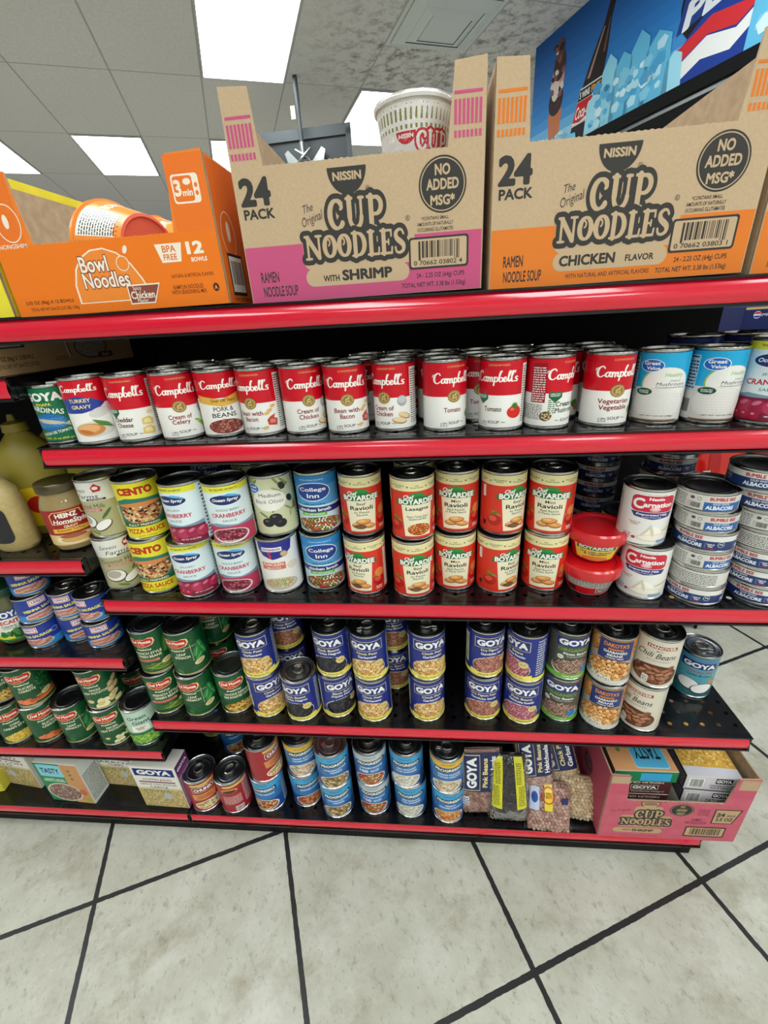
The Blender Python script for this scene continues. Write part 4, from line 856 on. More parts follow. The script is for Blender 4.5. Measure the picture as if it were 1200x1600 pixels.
# ravioli shelf
stack(2, 'at the left end', ('coco', 207, 919, -12), ('coco', 185, 838, -52))
stack(2, 'beside the coconut milk', ('cento', 262, 925, -26), ('cento', 241, 842, -12))
stack(2, 'beside the pizza sauce', ('osj', 320, 932, -24), ('osj', 303, 858, -42))
stack(2, 'beside the black olives', ('osw', 384, 927, -18), ('osw', 373, 851, -8))
stack(2, 'right of the cranberry sauce', ('swan', 448, 927, -10), ('olive', 439, 838, -12))
stack(2, 'left of the first ravioli stack', ('coll', 513, 922, -6), ('coll', 505, 834, -14))
stack(2, 'beside the sky blue broth', ('bbeef', 577, 930, -26), ('bbeef', 570, 838, -2))
stack(2, 'in the middle', ('bbeef', 648, 935, 12), ('blas', 647, 845, 12))
stack(2, 'right of the lasagna', ('bmini', 710, 923, 2), ('bmini', 713, 834, -2))
stack(2, 'turned to show the tomato side', ('bbeef', 774, 928, 42), ('bbeef', 782, 837, 40))
stack(2, 'beside the red plastic bowls', ('bmini', 844, 924, 2), ('bmini', 854, 837, 0))
stack(2, 'beside the red plastic bowls', ('carn', 996, 936, 0), ('carn', 1016, 855, 16))
names = ['bottom', 'second from the bottom', 'third from the bottom', 'third from the top', 'second from the top', 'top']
for i, (k, u, v, off) in enumerate([('tuna', 1080, 948, -18), ('tunaf', 1088, 924, 2), ('tunas', 1092, 899, 26), ('tuna', 1097, 872, -14), ('tunas', 1105, 846, 16), ('tunas', 1112, 819, 14)]):
    put(k, 2, u, v, off, names[i]+' of the front tuna stack', i, i*.0335)
n7 = ['bottom', 'second lowest', 'third lowest', 'middle', 'fifth', 'sixth', 'top']
for i, (k, u, v, off) in enumerate([('tuna', 1178, 950, 4), ('tuna', 1183, 926, -14), ('tuna', 1188, 899, -12), ('tunaf', 1196, 871, 4), ('tunas', 1202, 843, 30), ('tuna', 1207, 814, 8), ('tuna', 1212, 786, 12)]):
    put(k, 2, u, v, off, n7[i]+' of the rightmost tuna stack', i, i*.0335)
for i in range(7): put('tuna', 2, 1041, 745, 14, n7[i]+' of the tuna stack behind the milk cans', i, i*.0335, Y=.21)
for i in range(7): put('tuna', 2, 930, 745, 10, n7[i]+' of the dark tuna stack behind the red bowls', i, i*.0335, Y=.27)
put('osj', 2, 975, 800, 0, 'black lidded, in shade behind the red bowls', Y=.14, desc='cranberry sauce can')
for i in range(5): put('tunas', 2, 1110, 745, 14, n7[i]+' of the stack right behind the front one', i, i*.0335, Y=.145)
for u, k, w, Y in ((400, 'olive', 'behind the whole berry cranberry stack', .13), (648, 'bmini', 'behind the lasagna', .125), (655, 'bbeef', 'far back behind the lasagna', .21), (335, 'coll', 'far back behind the cranberry stacks', .2)):
    for lv in (0, 1): put(k, 2, u, 760, 0, '%s of two, %s' % (('lower', 'upper')[lv], w), lv, lv*KINDS[k][0][4], Y=Y)
# bean shelf
stack(3, 'at the left end', ('dgb', 275, 1112, -2), ('dgb', 258, 1050, -22))
stack(3, 'beside the green beans', ('dsp', 325, 1116, -22), ('dsp', 309, 1053, -22))
put('dro', 3, 380, 1113, 6, 'alone beside the spinach')
stack(3, 'beside the roasted corn', ('gchick', 428, 1120, 16), ('gchick', 414, 1059, -26))
put('gblack', 3, 482, 1127, -32, 'alone in front, not stacked')
stack(3, 'right of the single black bean can', ('gblack', 533, 1122, 14), ('gblack', 527, 1059, -22))
stack(3, 'beside the black beans', ('gchick', 589, 1129, -12), ('gchick', 582, 1065, -14))
stack(3, 'standing apart in the middle', ('gchick', 668, 1129, 14), ('gchick', 668, 1065, 14))
stack(3, 'left of the pink beans', ('gpigeon', 752, 1126, 0), ('gpigeon', 755, 1060, 26))
stack(3, 'beside the pigeon peas', ('gpink', 811, 1132, -4), ('gpink', 817, 1067, -44))
stack(3, 'beside the pink beans', ('gorg', 868, 1127, 4), ('gorg', 878, 1062, 26))
stack(3, 'left of the chili beans', ('dakota', 930, 1138, 8), ('dakota', 944, 1070, 6))
stack(3, 'at the right', ('hanover', 990, 1140, -20), ('hanover', 1010, 1073, 6))
put('gcoco', 3, 1070, 1087, 14, 'rightmost can of the bean shelf')
for u, k, w, Y in ((453, 'gpinto', 'behind the leftmost chick peas', .125), (615, 'gpinto', 'behind the middle chick peas', .125), (345, 'dsp', 'behind the roasted corn', .14)):
    for lv in (0, 1): put(k, 3, u, 1010, -6, '%s of two, %s' % (('lower', 'upper')[lv], w), lv, lv*KINDS[k][0][4], Y=Y)
# bottom shelf
put('chA', 4, 330, 1273, -8, 'leftmost can of the bottom shelf')
put('chB', 4, 379, 1268, 0, 'second can of the bottom shelf')
stack(4, 'on the bottom shelf', ('pnood', 432, 1266, -34), ('chA', 424, 1220, 40))
stack(4, 'at the back', ('pbarl', 488, 1260, 6), ('price', 480, 1214, -4))
stack(4, 'with a big ring pull', ('pital', 534, 1280, -6), ('pital', 528, 1234, 0))
stack(4, 'with a light label', ('pligh', 590, 1274, -8), ('pligh', 584, 1230, -4))
stack(4, 'beside the light soup', ('pclam', 644, 1279, -4), ('pclam', 638, 1233, -6))
stack(4, 'next to the bean bags', ('phear', 700, 1290, 6), ('price', 698, 1243, 6))
for u, k, w, Y in ((372, 'pnood', 'in the back behind the turned red can', .19), (345, 'gblack', 'in the dark back of the bottom shelf', .24)):
    for lv in (0, 1): put(k, 4, u, 1160, 6, '%s of two, %s' % (('lower', 'upper')[lv], w), lv, lv*KINDS[k][0][4], Y=Y)
# neighbouring bay
hs = 0
for i, (u, v, off) in enumerate(((85, 1008, -46), (72, 970, 10), (56, 929, -6))): put('vien', 'B', u, v, off, ('bottom', 'middle', 'top')[i]+' of the stack of three', i, i*.0605)
stack('B', 'in the middle of the sausage cans', ('vien', 134, 999, 4), ('vien', 120, 964, -26))
stack('B', 'nearest the right end', ('vien', 174, 1009, -14), ('vien', 160, 969, -56))
stack('C', 'left of the peas', ('ddp', 197, 1159, -8), ('dwp', 174, 1103, -18))
stack('C', 'left of the single spinach can', ('dca', 90, 1153, 8), ('dca', 67, 1099, -14))
stack('C', 'left of the carrots', ('dco', 45, 1155, -4), ('dro', 18, 1092, 6))
put('dsp', 'C', 140, 1154, -22, 'single, left of the potatoes, lower left bay')
put('peas', 'C', 240, 1160, -22, 'at the right end of the lower left bay')
put('dgb', 'C', -8, 1153, 8, 'cut by the left edge of the picture')
put('dsp', 'C', 228, 1090, 0, 'in shade behind the sweet peas', Y=.15)

# keep neighbours from sinking into each other
for _ in range(60):
    for i, a in enumerate(items):
        for b in items[i+1:]:
            if a['s'] != b['s']: continue
            if a['hs']+a['h'] <= b['hs']+.001 or b['hs']+b['h'] <= a['hs']+.001: continue
            d = b['c']-a['c']; L = d.length; m_ = a['r']+b['r']+.0006
            if L < m_:
                q = d/L*(m_-L)/2
                a['c'] = a['c']-q; b['c'] = b['c']+q
                for o_ in (a, b): o_['c'].y = max(o_['c'].y, o_['r']-.004)
K('lying', 'soup_can', 'red can lying on its side on top of the wild rice soup can', 'soup can', .074, .108, chunky(True))
for it in items:
    o = inst(it['kind']); c = it['c']
    d = Vector((c.x-CAM.x, c.y-CAM.y)).normalized()
    o.location = (c.x, c.y, surf(it['s'], c.x)+it['hs']+.0002)
    o.rotation_euler = (0, 0, math.atan2(-d.x, d.y)+math.radians(it['off']))
    o['label'] = it['label'].replace(',,', ',')
    if 'group' in o: del o['group']
    if it['grp']: o['group'] = it['grp']
    for ch in o.children:
        if ch.name.startswith('pull_tab'): ch.rotation_euler = (0, 0, rnd.uniform(-2.6, 2.6))

o = inst('lying'); P = ony(530, 1160, .062); zt = surf(4, 0)+.2222+.0374
o.location = (P.x-.106, .062, zt); o.rotation_euler = (-.35, PI/2, .03); o['label'] = KINDS['lying'][0][1]

# ------------------------------------------------------------------ corrugated display cases
def panel(name, pts, M, mo, mi_, parent, t=.003):
    bm = bmesh.new(); prism(bm, pts, 0, t, 1)
    for f in bm.faces:
        if f.normal.y < -.9 or (len(f.verts) > 4 and f.calc_center_median().y < t*.1): f.material_index = 0
    bm.transform(M)
    return obj(name, bm, [mo, mi_], parent)
RZ = lambda d: Matrix.Rotation(math.radians(d), 4, 'Z')
def TR(x, y, z): return Matrix.Translation((x, y, z))
def case(name, label, W, D, h, th, tl, tr, loc, rz, mo, art, sideL=None, sideR=None, back=None):
    root = thing(name, label, 'case', loc, rz); r = random.Random(3)
    top = []
    n = int((W-tl-tr)/.0035)
    for k in range(n+1):
        top.append((W-tr-(W-tl-tr)*k/n, h+(r.uniform(.0002, .0014) if k % 2 else 0)))
    pts = [(0, 0), (W, 0), (W, th), (W-tr*.82, th-.002)]+top+[(tl*.86, th-.002), (0, th)]
    f = panel('front_panel', pts, Matrix.Identity(4), mo, KRAFTIN, root)
    a = Art('paper'); art(a, W*1000, h*1000, th*1000); a.build('front_print', flatmap(Matrix.Identity(4)), f, du=0, step=.06)
    sp_ = [(.0, 0), (D, 0), (D, th-.003), (0, th-.003)]
    o = panel('side_panel', [(x, z) for x, z in sp_], TR(W+.001, .004, 0) @ RZ(90), mo, KRAFTIN, root)
    if sideR: a = Art('paper'); sideR(a, D*1000, h*1000, th*1000); a.build('side_print', flatmap(TR(W+.001, .004, 0) @ RZ(90)), o, du=0, step=.06)
    o = panel('side_panel', [(D-x, z) for x, z in sp_][::-1], TR(-.001, D+.004, 0) @ RZ(-90), mo, KRAFTIN, root)
    if sideL: a = Art('paper'); sideL(a, D*1000, h*1000, th*1000); a.build('side_print', flatmap(TR(-.001, D+.004, 0) @ RZ(-90)), o, du=0, step=.06)
    bh = back or th-.004
    panel('back_panel', [(0, 0), (W, 0), (W, bh), (0, bh)], TR(W, D+.006, 0) @ RZ(180), mo, KRAFTIN, root)
    rbox('bottom_panel', .001, W-.001, .003, D, .0004, .003, KRAFTIN, root)
    return root
DK = '3A3836'
def logo(a, cx, cy, w, dk=DK, kr='C6AC8C', halo=None):
    cu, no = serif_word('CUP'), serif_word('NOODLES')
    hN, hC = w*.235, w*.3
    if halo: a.stroke(no, cx, cy, w, hN, kr, outs=((.42, halo),)); 
    for st, x, y, ww, hh in ((cu, cx+w*.03, cy+hN*1.02, w*.54, hC), (no, cx, cy-hN*.06, w, hN)):
        a.stroke(st, x, y, ww, hh, kr, outs=((.2 if ww > w*.7 else .16, dk),))
def cup_front(colr, flavor, num, small):
    def f(a, W, h, th):
        kr = 'C3A988'
        a.rect(1, .5, W-1, h*.44, colr); a.rrect(W*.255, h*.24, W*.725, h*.6, 8, kr)
        for k in range(2):    # cup rim stripes on the corner flaps
            x0 = (3, W-35)[k]
            a.rect(x0, h*1.31, x0+31, h*1.33, colr)
            for i in range(7): a.rect(x0+i*4.6, h*1.13, x0+i*4.6+3, h*1.28, colr); a.rect(x0+i*4.6, h*1.05, x0+i*4.6+3, h*1.095, colr)
        a.text('24', W*.085, h*.835, W*.13, h*.2, DK, .05); a.text('PACK', W*.09, h*.68, W*.13, h*.075, DK, .035)
        a.ell(W*.465, h*.945, W*.078, h*.185, DK, a0=180, a1=360); a.text('NISSIN', W*.465, h*.885, W*.115, h*.06, kr, .04); a.ring(W*.545, h*.79, 2.4, .5, DK); a.text('R', W*.545, h*.79, 2, 2.6, DK)
        a.text('The', W*.295, h*.69, W*.042, h*.055, DK, 0, .4, 12); a.text('Original', W*.31, h*.605, W*.095, h*.085, DK, 0, .4, 17)
        logo(a, W*.475, h*.415, W*.425, DK, kr)
        a.ring(W*.7, h*.56, 2.4, .5, DK); a.text('R', W*.7, h*.56, 2, 2.6, DK)
        a.ell(W*.84, h*.765, 28, 28, DK, n=48); a.ring(W*.84, h*.765, 25.6, 1.1, kr)
        for t, y, w in (('NO', .865, 18), ('ADDED', .77, 38), ('MSG*', .665, 29)): a.text(t, W*.84, h*y, w, h*.075, kr, .035)
        for i, (t, w) in enumerate((('*CONTAINS SMALL', .11), ('AMOUNTS OF NATURALLY', .145), ('OCCURRING GLUTAMATES', .145))): a.text(t, W*.81, h*(.545-.04*i), W*w, h*.026, DK, .01)
        a.rrect(W*.7, h*.18, W*.945, h*.415, 3.5, DK); a.rrect(W*.708, h*.195, W*.937, h*.4, 2.5, kr); a.bars(W*.74, h*.245, W*.91, h*.385, DK, 11); a.rect(W*.755, h*.235, W*.885, h*.262, kr); a.text(num, W*.82, h*.225, W*.2, h*.035, DK, .01)
        a.rrect(W*.255, h*.105, W*.7, h*.245, h*.068, kr)
        if small: a.text('CHICKEN', W*.39, h*.18, W*.22, h*.08, DK, .04); a.text('FLAVOR', W*.595, h*.17, W*.11, h*.048, DK, .03); a.text('WITH NATURAL AND ARTIFICIAL FLAVORS', W*.475, h*.065, W*.33, h*.034, DK, .012)
        else: a.text('WITH', W*.365, h*.162, W*.07, h*.05, DK, .035); a.text('SHRIMP', W*.52, h*.178, W*.215, h*.085, DK, .045)
        a.text('RAMEN', W*.095, h*.205, W*.08, h*.085, DK, .022); a.text('NOODLE SOUP', W*.135, h*.09, W*.155, h*.085, DK, .022)
        a.text('24 - 2.25 OZ (64g) CUPS', W*.83, h*.125, W*.2, h*.048, DK, .02); a.text('TOTAL NET WT. 3.38 lbs (1.53kg)', W*.8, h*.055, W*.27, h*.048, DK, .02)
    return f
ZT = .0314
def cup_case(label, x0, x1, colr, fl, num, small, dy=0, y=.008):
    z = surf(0, (x0+x1)/2)+.001
    return case('noodle_case', label, x1-x0-.002, .3, .1465, .222, .04, .042, (x0+.001, y, z), 0, KRAFT, cup_front(colr, fl, num, small))
cup_case('brown and pink noodle carton with corner flaps, shrimp flavour, on the top shelf', -.226, .078, 'C6547E', 'SHRIMP', '0 70662 03802 4', False)
cup_case('brown and orange noodle carton beside the shrimp carton, chicken flavour', .086, .389, 'E07C2C', 'CHICKEN', '0 70662 03803 1', True)
cup_case('brown and orange noodle carton at the right edge, only its left end showing', .397, .7, 'E07C2C', 'CHICKEN', '0 70662 03803 1', True)
def bowl_front(a, W, h, th):
    w_ = 'F4E6D4'; br = '8A4A3A'
    OR = 'EE7A1C'
    a.rect(0.5, .5, W-.5, h, OR); a.rect(W-50, h, W-.5, th-3, 'EC7626'); a.rect(.5, h, 46, th-3, 'EC7626')
    for k, (q, c) in enumerate(((1, w_), (.955, 'F08A34'))): a.poly([(W*.485+x*q*W*.15, h*.14+(y*q if y > 0 else y)*h*.75+(0 if q == 1 else 1.2)) for x, y in ((-1.15, 0), (-1.15, .35), (-1, .65), (-.75, .86), (-.4, .98), (0, 1.0), (.4, .9), (.75, .68), (1.0, .38), (1.2, 0))], c)
    a.ell(W*.56, h*.66, 9, 9, w_, n=20); a.ell(W*.56, h*.66, 8, 8, 'F08A34', n=20); a.ell(W*.585, h*.84, 3, 5, w_, -30)
    a.text('Bowl', W*.425, h*.68, W*.13, h*.22, w_, .02, 0, 0, .05, br); a.text('Noodles', W*.465, h*.455, W*.215, h*.22, w_, .02, 0, 0, .05, br)
    a.poly([(W*.55, h*.08), (W*.665, h*.08), (W*.705, h*.36), (W*.55, h*.36)], w_); a.poly([(W*.555, h*.1), (W*.662, h*.1), (W*.698, h*.34), (W*.555, h*.34)], br); a.text('Chicken', W*.615, h*.21, W*.11, h*.11, w_, .02); a.text('Spicy', W*.595, h*.3, W*.04, h*.07, w_, 0); a.text('Flavor', W*.61, h*.13, W*.05, h*.05, w_, .01)
    a.poly([(W*.72, h*.87), (W*.84, h*.87), (W*.825, h*.62), (W*.74, h*.62)], w_); a.text('BPA', W*.78, h*.8, W*.06, h*.09, 'E07020', .02); a.text('FREE', W*.78, h*.69, W*.06, h*.08, 'E07020', .02)
    a.text('12', W*.895, h*.79, W*.075, h*.17, w_, .05); a.text('BOWLS', W*.905, h*.635, W*.07, h*.06, w_, .03)
    d = '5A2A12'; a.text('3.03 OZ (86g) X 12 BOWLS', W*.165, h*.2, W*.235, h*.065, d, .02); a.text('TOTAL NET WT 36.4 OZ (2.27 LBS) 1.03kg', W*.18, h*.1, W*.235, h*.06, d, .01)
    a.text('NATURAL & ARTIFICIAL FLAVORS', W*.86, h*.43, W*.19, h*.05, d, .01); a.text('RAMYUN NOODLES\nWITH SEASONING MIX', W*.83, h*.24, W*.16, h*.13, d, .01); a.ell(W*.955, h*.24, 4.2, 5, '4A2412'); a.text('A', W*.955, h*.24, 4, 5, 'F4A060', .03)
    x = W-27; y = h+46; a.rrect(x-18, y-17, x+17, y+13, 4, w_); a.rrect(x-16, y-15, x+9, y+11, 3, 'EC7626'); a.text('3', x-11, y-1, 9, 17, w_, .04); a.text('min', x+1, y-6, 13, 7, w_, .03); a.ell(x+2, y+5, 5, 3.4, w_); a.ell(x+13, y+1, 2, 2.6, 'EC7626'); a.ell(x+13, y-7, 2, 2.6, 'EC7626')
    a.ring(30, h+26, 17, 1.2, w_, ry=21); a.ell(28, h+28, 4, 8, w_); a.text('NONGSHIM', 26, h+.5, 40, 5, w_, .01)
def bowl_side(a, W, h, th):
    a.poly([(.5, .5), (W-2, .5), (W-2, th-6), (.8, th-6)], 'E8701E')
    a.ring(34, h*.98, 22, 1.3, 'F4E6D4', ry=26); a.ell(34, h*1.02, 6, 12, 'F4E6D4'); a.rect(16, h*.12, 66, h*.72, '2A1A12'); a.rect(19, h*.17, 63, h*.68, 'F0EEE8'); a.bars(23, h*.28, 59, h*.62, '1A1A1A'); a.text('3.03 OZ (86g)', 46, h*.06, 60, 5, '5A2A12', .02)
ORM = noisy('orange_board', 'EE7A1C', 'F08424', 30, .5, 2)
case('bowl_noodle_case', 'orange open carton of spicy chicken noodle bowls on the top shelf', 308e-3, .285, .085, .167, .056, .056, (-.566, .008, surf(0, -.4)+.001), 0, ORM, bowl_front, None, bowl_side, back=.07)
YEM = noisy('yellow_board', 'EAD82A', 'F2E23A', 30, .5, 2)
def yel_front(a, W, h, th):
    a.ell(W-24, h*.62, 5, 2.5, '2C5A2C'); a.text('BOWL NOODLE', W*.5, h*.4, W*.4, h*.2, '3A5A2C', .02)
case('bowl_noodle_case', 'yellow carton cut by the left edge of the picture', .3, .285, .085, .18, .05, .05, (-.876, .008, surf('T', -.7)+.001), 0, YEM, yel_front, back=.07)
# ---- single cups and bowls
def cup_art(a, R, H):
    rd = 'D0202C'
    bg(a, R, H, 'EEEBE6'); a.rect(-PI*R+1, H*.9, PI*R-1, H*.91, rd)
    n = 44
    for k in range(n):
        u = -PI*R+1+k*(2*PI*R-2)/n; a.rect(u, H*.76, u+2, H*.87, '8A8848', lv=1); a.rect(u, H*.68, u+2, H*.72, '8A8848', lv=1)
    a.ell(-24, H*.66, 10, 12, rd, a0=180, a1=360); a.text('NISSIN', -24, H*.615, 15, 4.2, 'F4F0EC', .04)
    for w, t, x, y, h in ((36, 'CUP', 4, .56, 21), (68, 'NOODLES', 0, .32, 21)): a.stroke(serif_word(t), x, H*y, w, h, 'F0EDE8', outs=((.14, rd),))
    a.text('WITH SHRIMP', 0, H*.12, 36, 6, '3A3A3A', .02)
def noodle_cup(label, loc, rz):
    root = thing('noodle_cup', label, 'cup', loc, rz); rb, rt, h = .034, .048, .1015
    obj('cup_body', lathe([(0,.002),(rb-.002,0),(rb,.002),(rt-.001,h-.006),(rt+.002,h-.006),(rt+.003,h-.003),(rt+.001,h-.001),(rt-.002,h-.001),(0,h-.002)], 44), mat('cup_paper', 'EEEBE6', .45), root, True)
    obj('foil_lid', lathe([(0,h+.0005),(rt+.0015,h+.0002),(rt+.002,h-.002)], 44), mat('foil_lid', 'D8D4D0', .3, .6), root, True)
    a = Art(); cup_art(a, rb*1000, 97); 
    a.build('label', cylmap(rb+.0004, .003, rt-.0006, 97), root)
    obj('shrink_wrap', lathe([(rb+.002,.001),(rt+.004,h-.004),(rt+.004,h),(rt-.004,h+.0015)], 30), film_mat(), root, True)
    return root
zb = surf(0, 0)+.0045
noodle_cup('white cup of noodles underneath the visible cup inside the shrimp carton', (-.001, .075, zb), .2)
noodle_cup('white and red cup of noodles standing up out of the shrimp carton', (-.003, .077, zb+.1035), .45)
def bowl(label, M, art, rim='EDE6DC', base='E8604A'):
    root = thing('noodle_bowl', label, 'bowl'); rb, rt, h = .048, .069, .072
    obj('bowl_body', lathe([(0,.003),(rb-.006,.003),(rb-.004,0),(rb,.001),(rt-.001,h-.006),(rt+.003,h-.005),(rt+.003,h-.001),(rt-.003,h),(0,h-.001)], 48, mids=[1,1,1,0,0,0,0,0]), [ink('F08A2C'), mat('bowl_base_'+base, base, .4)], root, True)
    obj('bowl_lid', lathe([(0,h+.001),(rt+.0022,h+.0006),(rt+.0028,h-.001)], 40), mat('bowl_lid', rim, .4), root, True)
    a = Art(); art(a, rb*1000, 62); a.build('label', cylmap(rb+.0006, .004, rt-.0002, 62), root)
    root.matrix_world = M
    return root
def bowl_art1(a, R, H):
    bg(a, R, H, 'F08A2C'); a.rect(-70, 0, -34, H, 'C8862C'); a.fine(-69, 1, -35, H-1, 16, '5A3A14', 5); a.rect(-30, 2, 4, H-2, 'F0ECE4'); a.fine(-29, 3, 3, H-4, 15, '3A3A3A', 6); a.rect(40, 0, 66, H, 'E8E4E0'); a.ell(52, H*.5, 9, 12, '5A6A8A'); a.text('BOWL', 20, H*.6, 24, 14, 'F4ECE0', .04)
def look_axis(loc, z, roll=0):
    z = Vector(z).normalized(); q = z.to_track_quat('Z', 'Y')
    return Matrix.Translation(loc) @ q.to_matrix().to_4x4() @ Matrix.Rotation(roll, 4, 'Z')
Z0 = surf(0, -.4)+.004
bowl('orange noodle bowl lying on its side in the orange carton, red base showing', look_axis((-.385, .074, Z0+.0715), (-.93, .33, .02), 2.5), bowl_art1)
bowl('orange noodle bowl lying behind the tilted bowl in the carton', look_axis((-.372, .208, Z0+.0725), (-.97, .1, .0), 2.2), bowl_art1, 'E8D8B0', 'F0A060')

# ---- brown bowl-noodle case under the top shelf, on the low left shelf
def brown_front(a, W, h, th):
    a.rect(.5, .5, W-.5, h-.5, 'A8875F'); a.ring(W*.62, h*.4, 50, 2, 'E4D8C8', 110, 200); a.ring(W*.62, h*.4, 47, 2.4, '6A3A28', 110, 200); a.ell(W*.64, h*.36, 40, 21, '5A4034'); a.ell(W*.64, h*.36, 37, 18.5, '9A9088'); a.text('Bowl', W*.61, h*.48, 36, 12, 'B8A890', .02, 0, 4, .05, '4A2C20'); a.text('Noodles', W*.64, h*.31, 56, 12, 'B8A890', .02, 0, 4, .05, '4A2C20'); a.rect(W*.68, h*.1, W*.8, h*.22, '5A3428'); a.text('Beef', W*.74, h*.16, 18, 6, 'B8A890', .01)
    a.text('3.03 OZ (86g) X 12 BOWLS', W*.12, h*.27, W*.22, h*.1, '3A2818', .02); a.text('TOTAL NET WT 36.4 OZ (2.27 LBS)', W*.13, h*.14, W*.24, h*.09, '3A2818', .01); a.rect(W*.02, h*.45, W*.2, h*.56, '2A2420'); a.rect(W*.04, h*.475, W*.18, h*.53, '8A8A80'); a.fine(W*.36, h*.16, W*.45, h*.25, 2, '6A3A28')
def carton(name, label, W, H, D, loc, rz, base, front=None, right=None, left=None, top=None, rx=0, grp=None, ry=0):
    root = thing(name, label, 'box' if name != 'noodle_case' else 'case', loc, rz, grp); root.rotation_euler = (rx, ry, rz)
    bm = bmesh.new(); box(bm, 0, W, 0, D, 0, H); bmesh.ops.bevel(bm, geom=bm.edges[:], offset=.0012, segments=2, affect='EDGES')
    obj('carton_body', bm, base, root)
    for nm, fn, M, w, h in (('front_print', front, Matrix.Identity(4), W, H), ('side_print', right, TR(W, 0, 0) @ RZ(90), D, H), ('side_print', left, TR(0, D, 0) @ RZ(-90), D, H), ('top_print', top, TR(0, 0, H) @ Matrix.Rotation(-PI/2, 4, 'X'), W, D)):
        if fn:
            a = Art('paper'); fn(a, w*1000, h*1000); a.build(nm, flatmap(M), root, du=0, step=.06)
    return root
WB = mat('carton_white', 'E2DED4', .6)
carton('noodle_case', 'brown carton of beef noodle bowls tucked under the top shelf at the left', .2, .084, .31, (-.828, .006, surf('D', -.7)+.0003), -.05, mat('carton_brown', 'A8875F', .75), None, lambda a, W, H: brown_front(a, W, H, 0))

# ---- rice cartons on the bottom left shelf
def rice(t1, t2, t3, brand='GOYA', base='D8D0BC', food=('C8B078', 'E0CC9C', 'A88C58', '7A8A48'), tb='E8E4DC', bc='1C2A78', inv=False):
    def f(a, W, H):
        a.rect(1, 1, W-1, H-1, base); a.rect(1, H*.5, W-1, H-1, tb); a.rect(W*.06, H*.78, W*.94, H*.95, bc); a.text(brand, W*.5, H*.865, W*.74, H*.11, 'F4F4F0', .055)
        a.text(t1, W*.52, H*.69, W*.62, H*.055, '3A2A28', .01); a.rect(W*.1, H*.62, W*.9, H*.65, '8A3A5A'); a.text(t2, W*.5, H*.57, W*.8, H*.05, '3A2A28', .01); a.text(t3, W*.5, H*.51, W*.4, H*.045, '3A2A28', .01)
        a.rect(1, 1, W-1, H*.46, food[0]); a.beans(W*.5, H*.22, W*.7, H*.32, food, 5, .5, seed=len(t1), lim=(1, 1, W-1, H*.46)); a.ell(W*.62, H*.3, 10, 13, 'B8BCC0', 10); a.ell(W*.64, H*.42, 2.4, 16, 'A8ACB0', -10)
        for k in range(5): a.ell(W*(.15+.13*k), H*.4, 5, 4, '5C7A38'); a.ell(W*(.15+.13*k), H*.4, 3, 2.4, 'B8C878')
    return f
def side_txt(b, c='2A2A2A', bc=None):
    def f(a, W, H):
        a.rect(.6, .6, W-.6, H-.6, b)
        if bc: a.rect(.6, H*.8, W-.6, H-.6, bc); a.text('GOYA', W*.5, H*.88, W*.8, H*.06, 'F4F4F0', .05)
        a.fine(3, H*.08, W-3, H*.74, 18, c, 4)
    return f
def tasty(a, W, H):
    a.rect(1, 1, W-1, H-1, 'D8A070'); a.rect(1, 1, W*.6, H-1, '2C8A5A'); a.rect(W*.62, H*.1, W-1, H-1, 'CC9464'); a.rrect(W*.06, H*.66, W*.6, H*.96, 5, '8CCCE0'); a.text('TASTY', W*.33, H*.81, W*.42, H*.13, '14201E', .02); a.text('CREAMY SALSA\nVERDE CHICKEN', W*.32, H*.57, W*.5, H*.08, 'E8F0E4', .02)
    a.ell(W*.42, H*.26, W*.4, H*.24, 'D8C8B0'); a.beans(W*.42, H*.26, W*.36, H*.21, ['8C6A64', 'A88880', 'C8B0A0'], 6, .6, '7A5A54', seed=2); a.ell(W*.9, H*.1, 9, 7, '8CB43C'); a.ell(W*.86, H*.3, 10, 12, 'C86A4A')
    for k in range(3): a.ell(W*.76, H*(.84-.1*k), 4.5, 4.5, '5C8A3C')
def cart_px(name, label, bl, br, H, D, base, shelf_='E', dz=.0004, **kw):
    A, B = hit(shelf_, *bl, dz), hit(shelf_, *br, dz); d = B-A; W = math.hypot(d.x, d.y)
    return carton(name, label, W, H, D, (A.x, A.y, surf(shelf_, A.x)+dz), math.atan2(d.y, d.x), base, **kw)
cart_px('rice_carton', 'white carton of rice mix with cooked rice picture, cut by the left edge', (-20, 1216), (66, 1232), .165, .035, WB, front=rice('CHICKEN', 'ARROZ CON', 'POLLO'))
cart_px('rice_carton', 'tan and green carton of creamy salsa rice with sky blue patch', (84, 1249), (150, 1256), .15, .05, WB, front=tasty, right=side_txt('DCE0DC'))
cart_px('rice_carton', 'carton of rice standing back between two front cartons', (166, 1224), (228, 1230), .165, .04, WB, front=rice('CURRY', 'ARROZ', 'CURRY'), left=side_txt('4A7A5C'))
cart_px('rice_carton', 'white carton of black eyed pea rice by the bay joint', (229, 1258), (297, 1263), .155, .05, WB, front=rice('HOPPIN JOHN', 'ARROZ CON FRIJOLES', 'CARITA'), right=side_txt('8A4A7A', 'E0D0E0', '6A2A6A'))
cart_px('snack_carton', 'yellow carton corner low at the left edge', (-42, 1244), (8, 1236), .06, .03, mat('carton_yellow', 'D8D048', .6))
carton('rice_carton', 'orange brown carton standing in shade behind the red chunky cans', .06, .165, .1, (-.50, .2, surf(4, 0)+.0004), .35, WB, front=lambda a, W, H: (a.rect(.6, .6, W-.6, H-.6, 'B4683C'), [a.ell(W*.5, H*(.8-.18*k), 6, 6, 'E0B080') for k in range(4)]), right=side_txt('C8C4BC'))

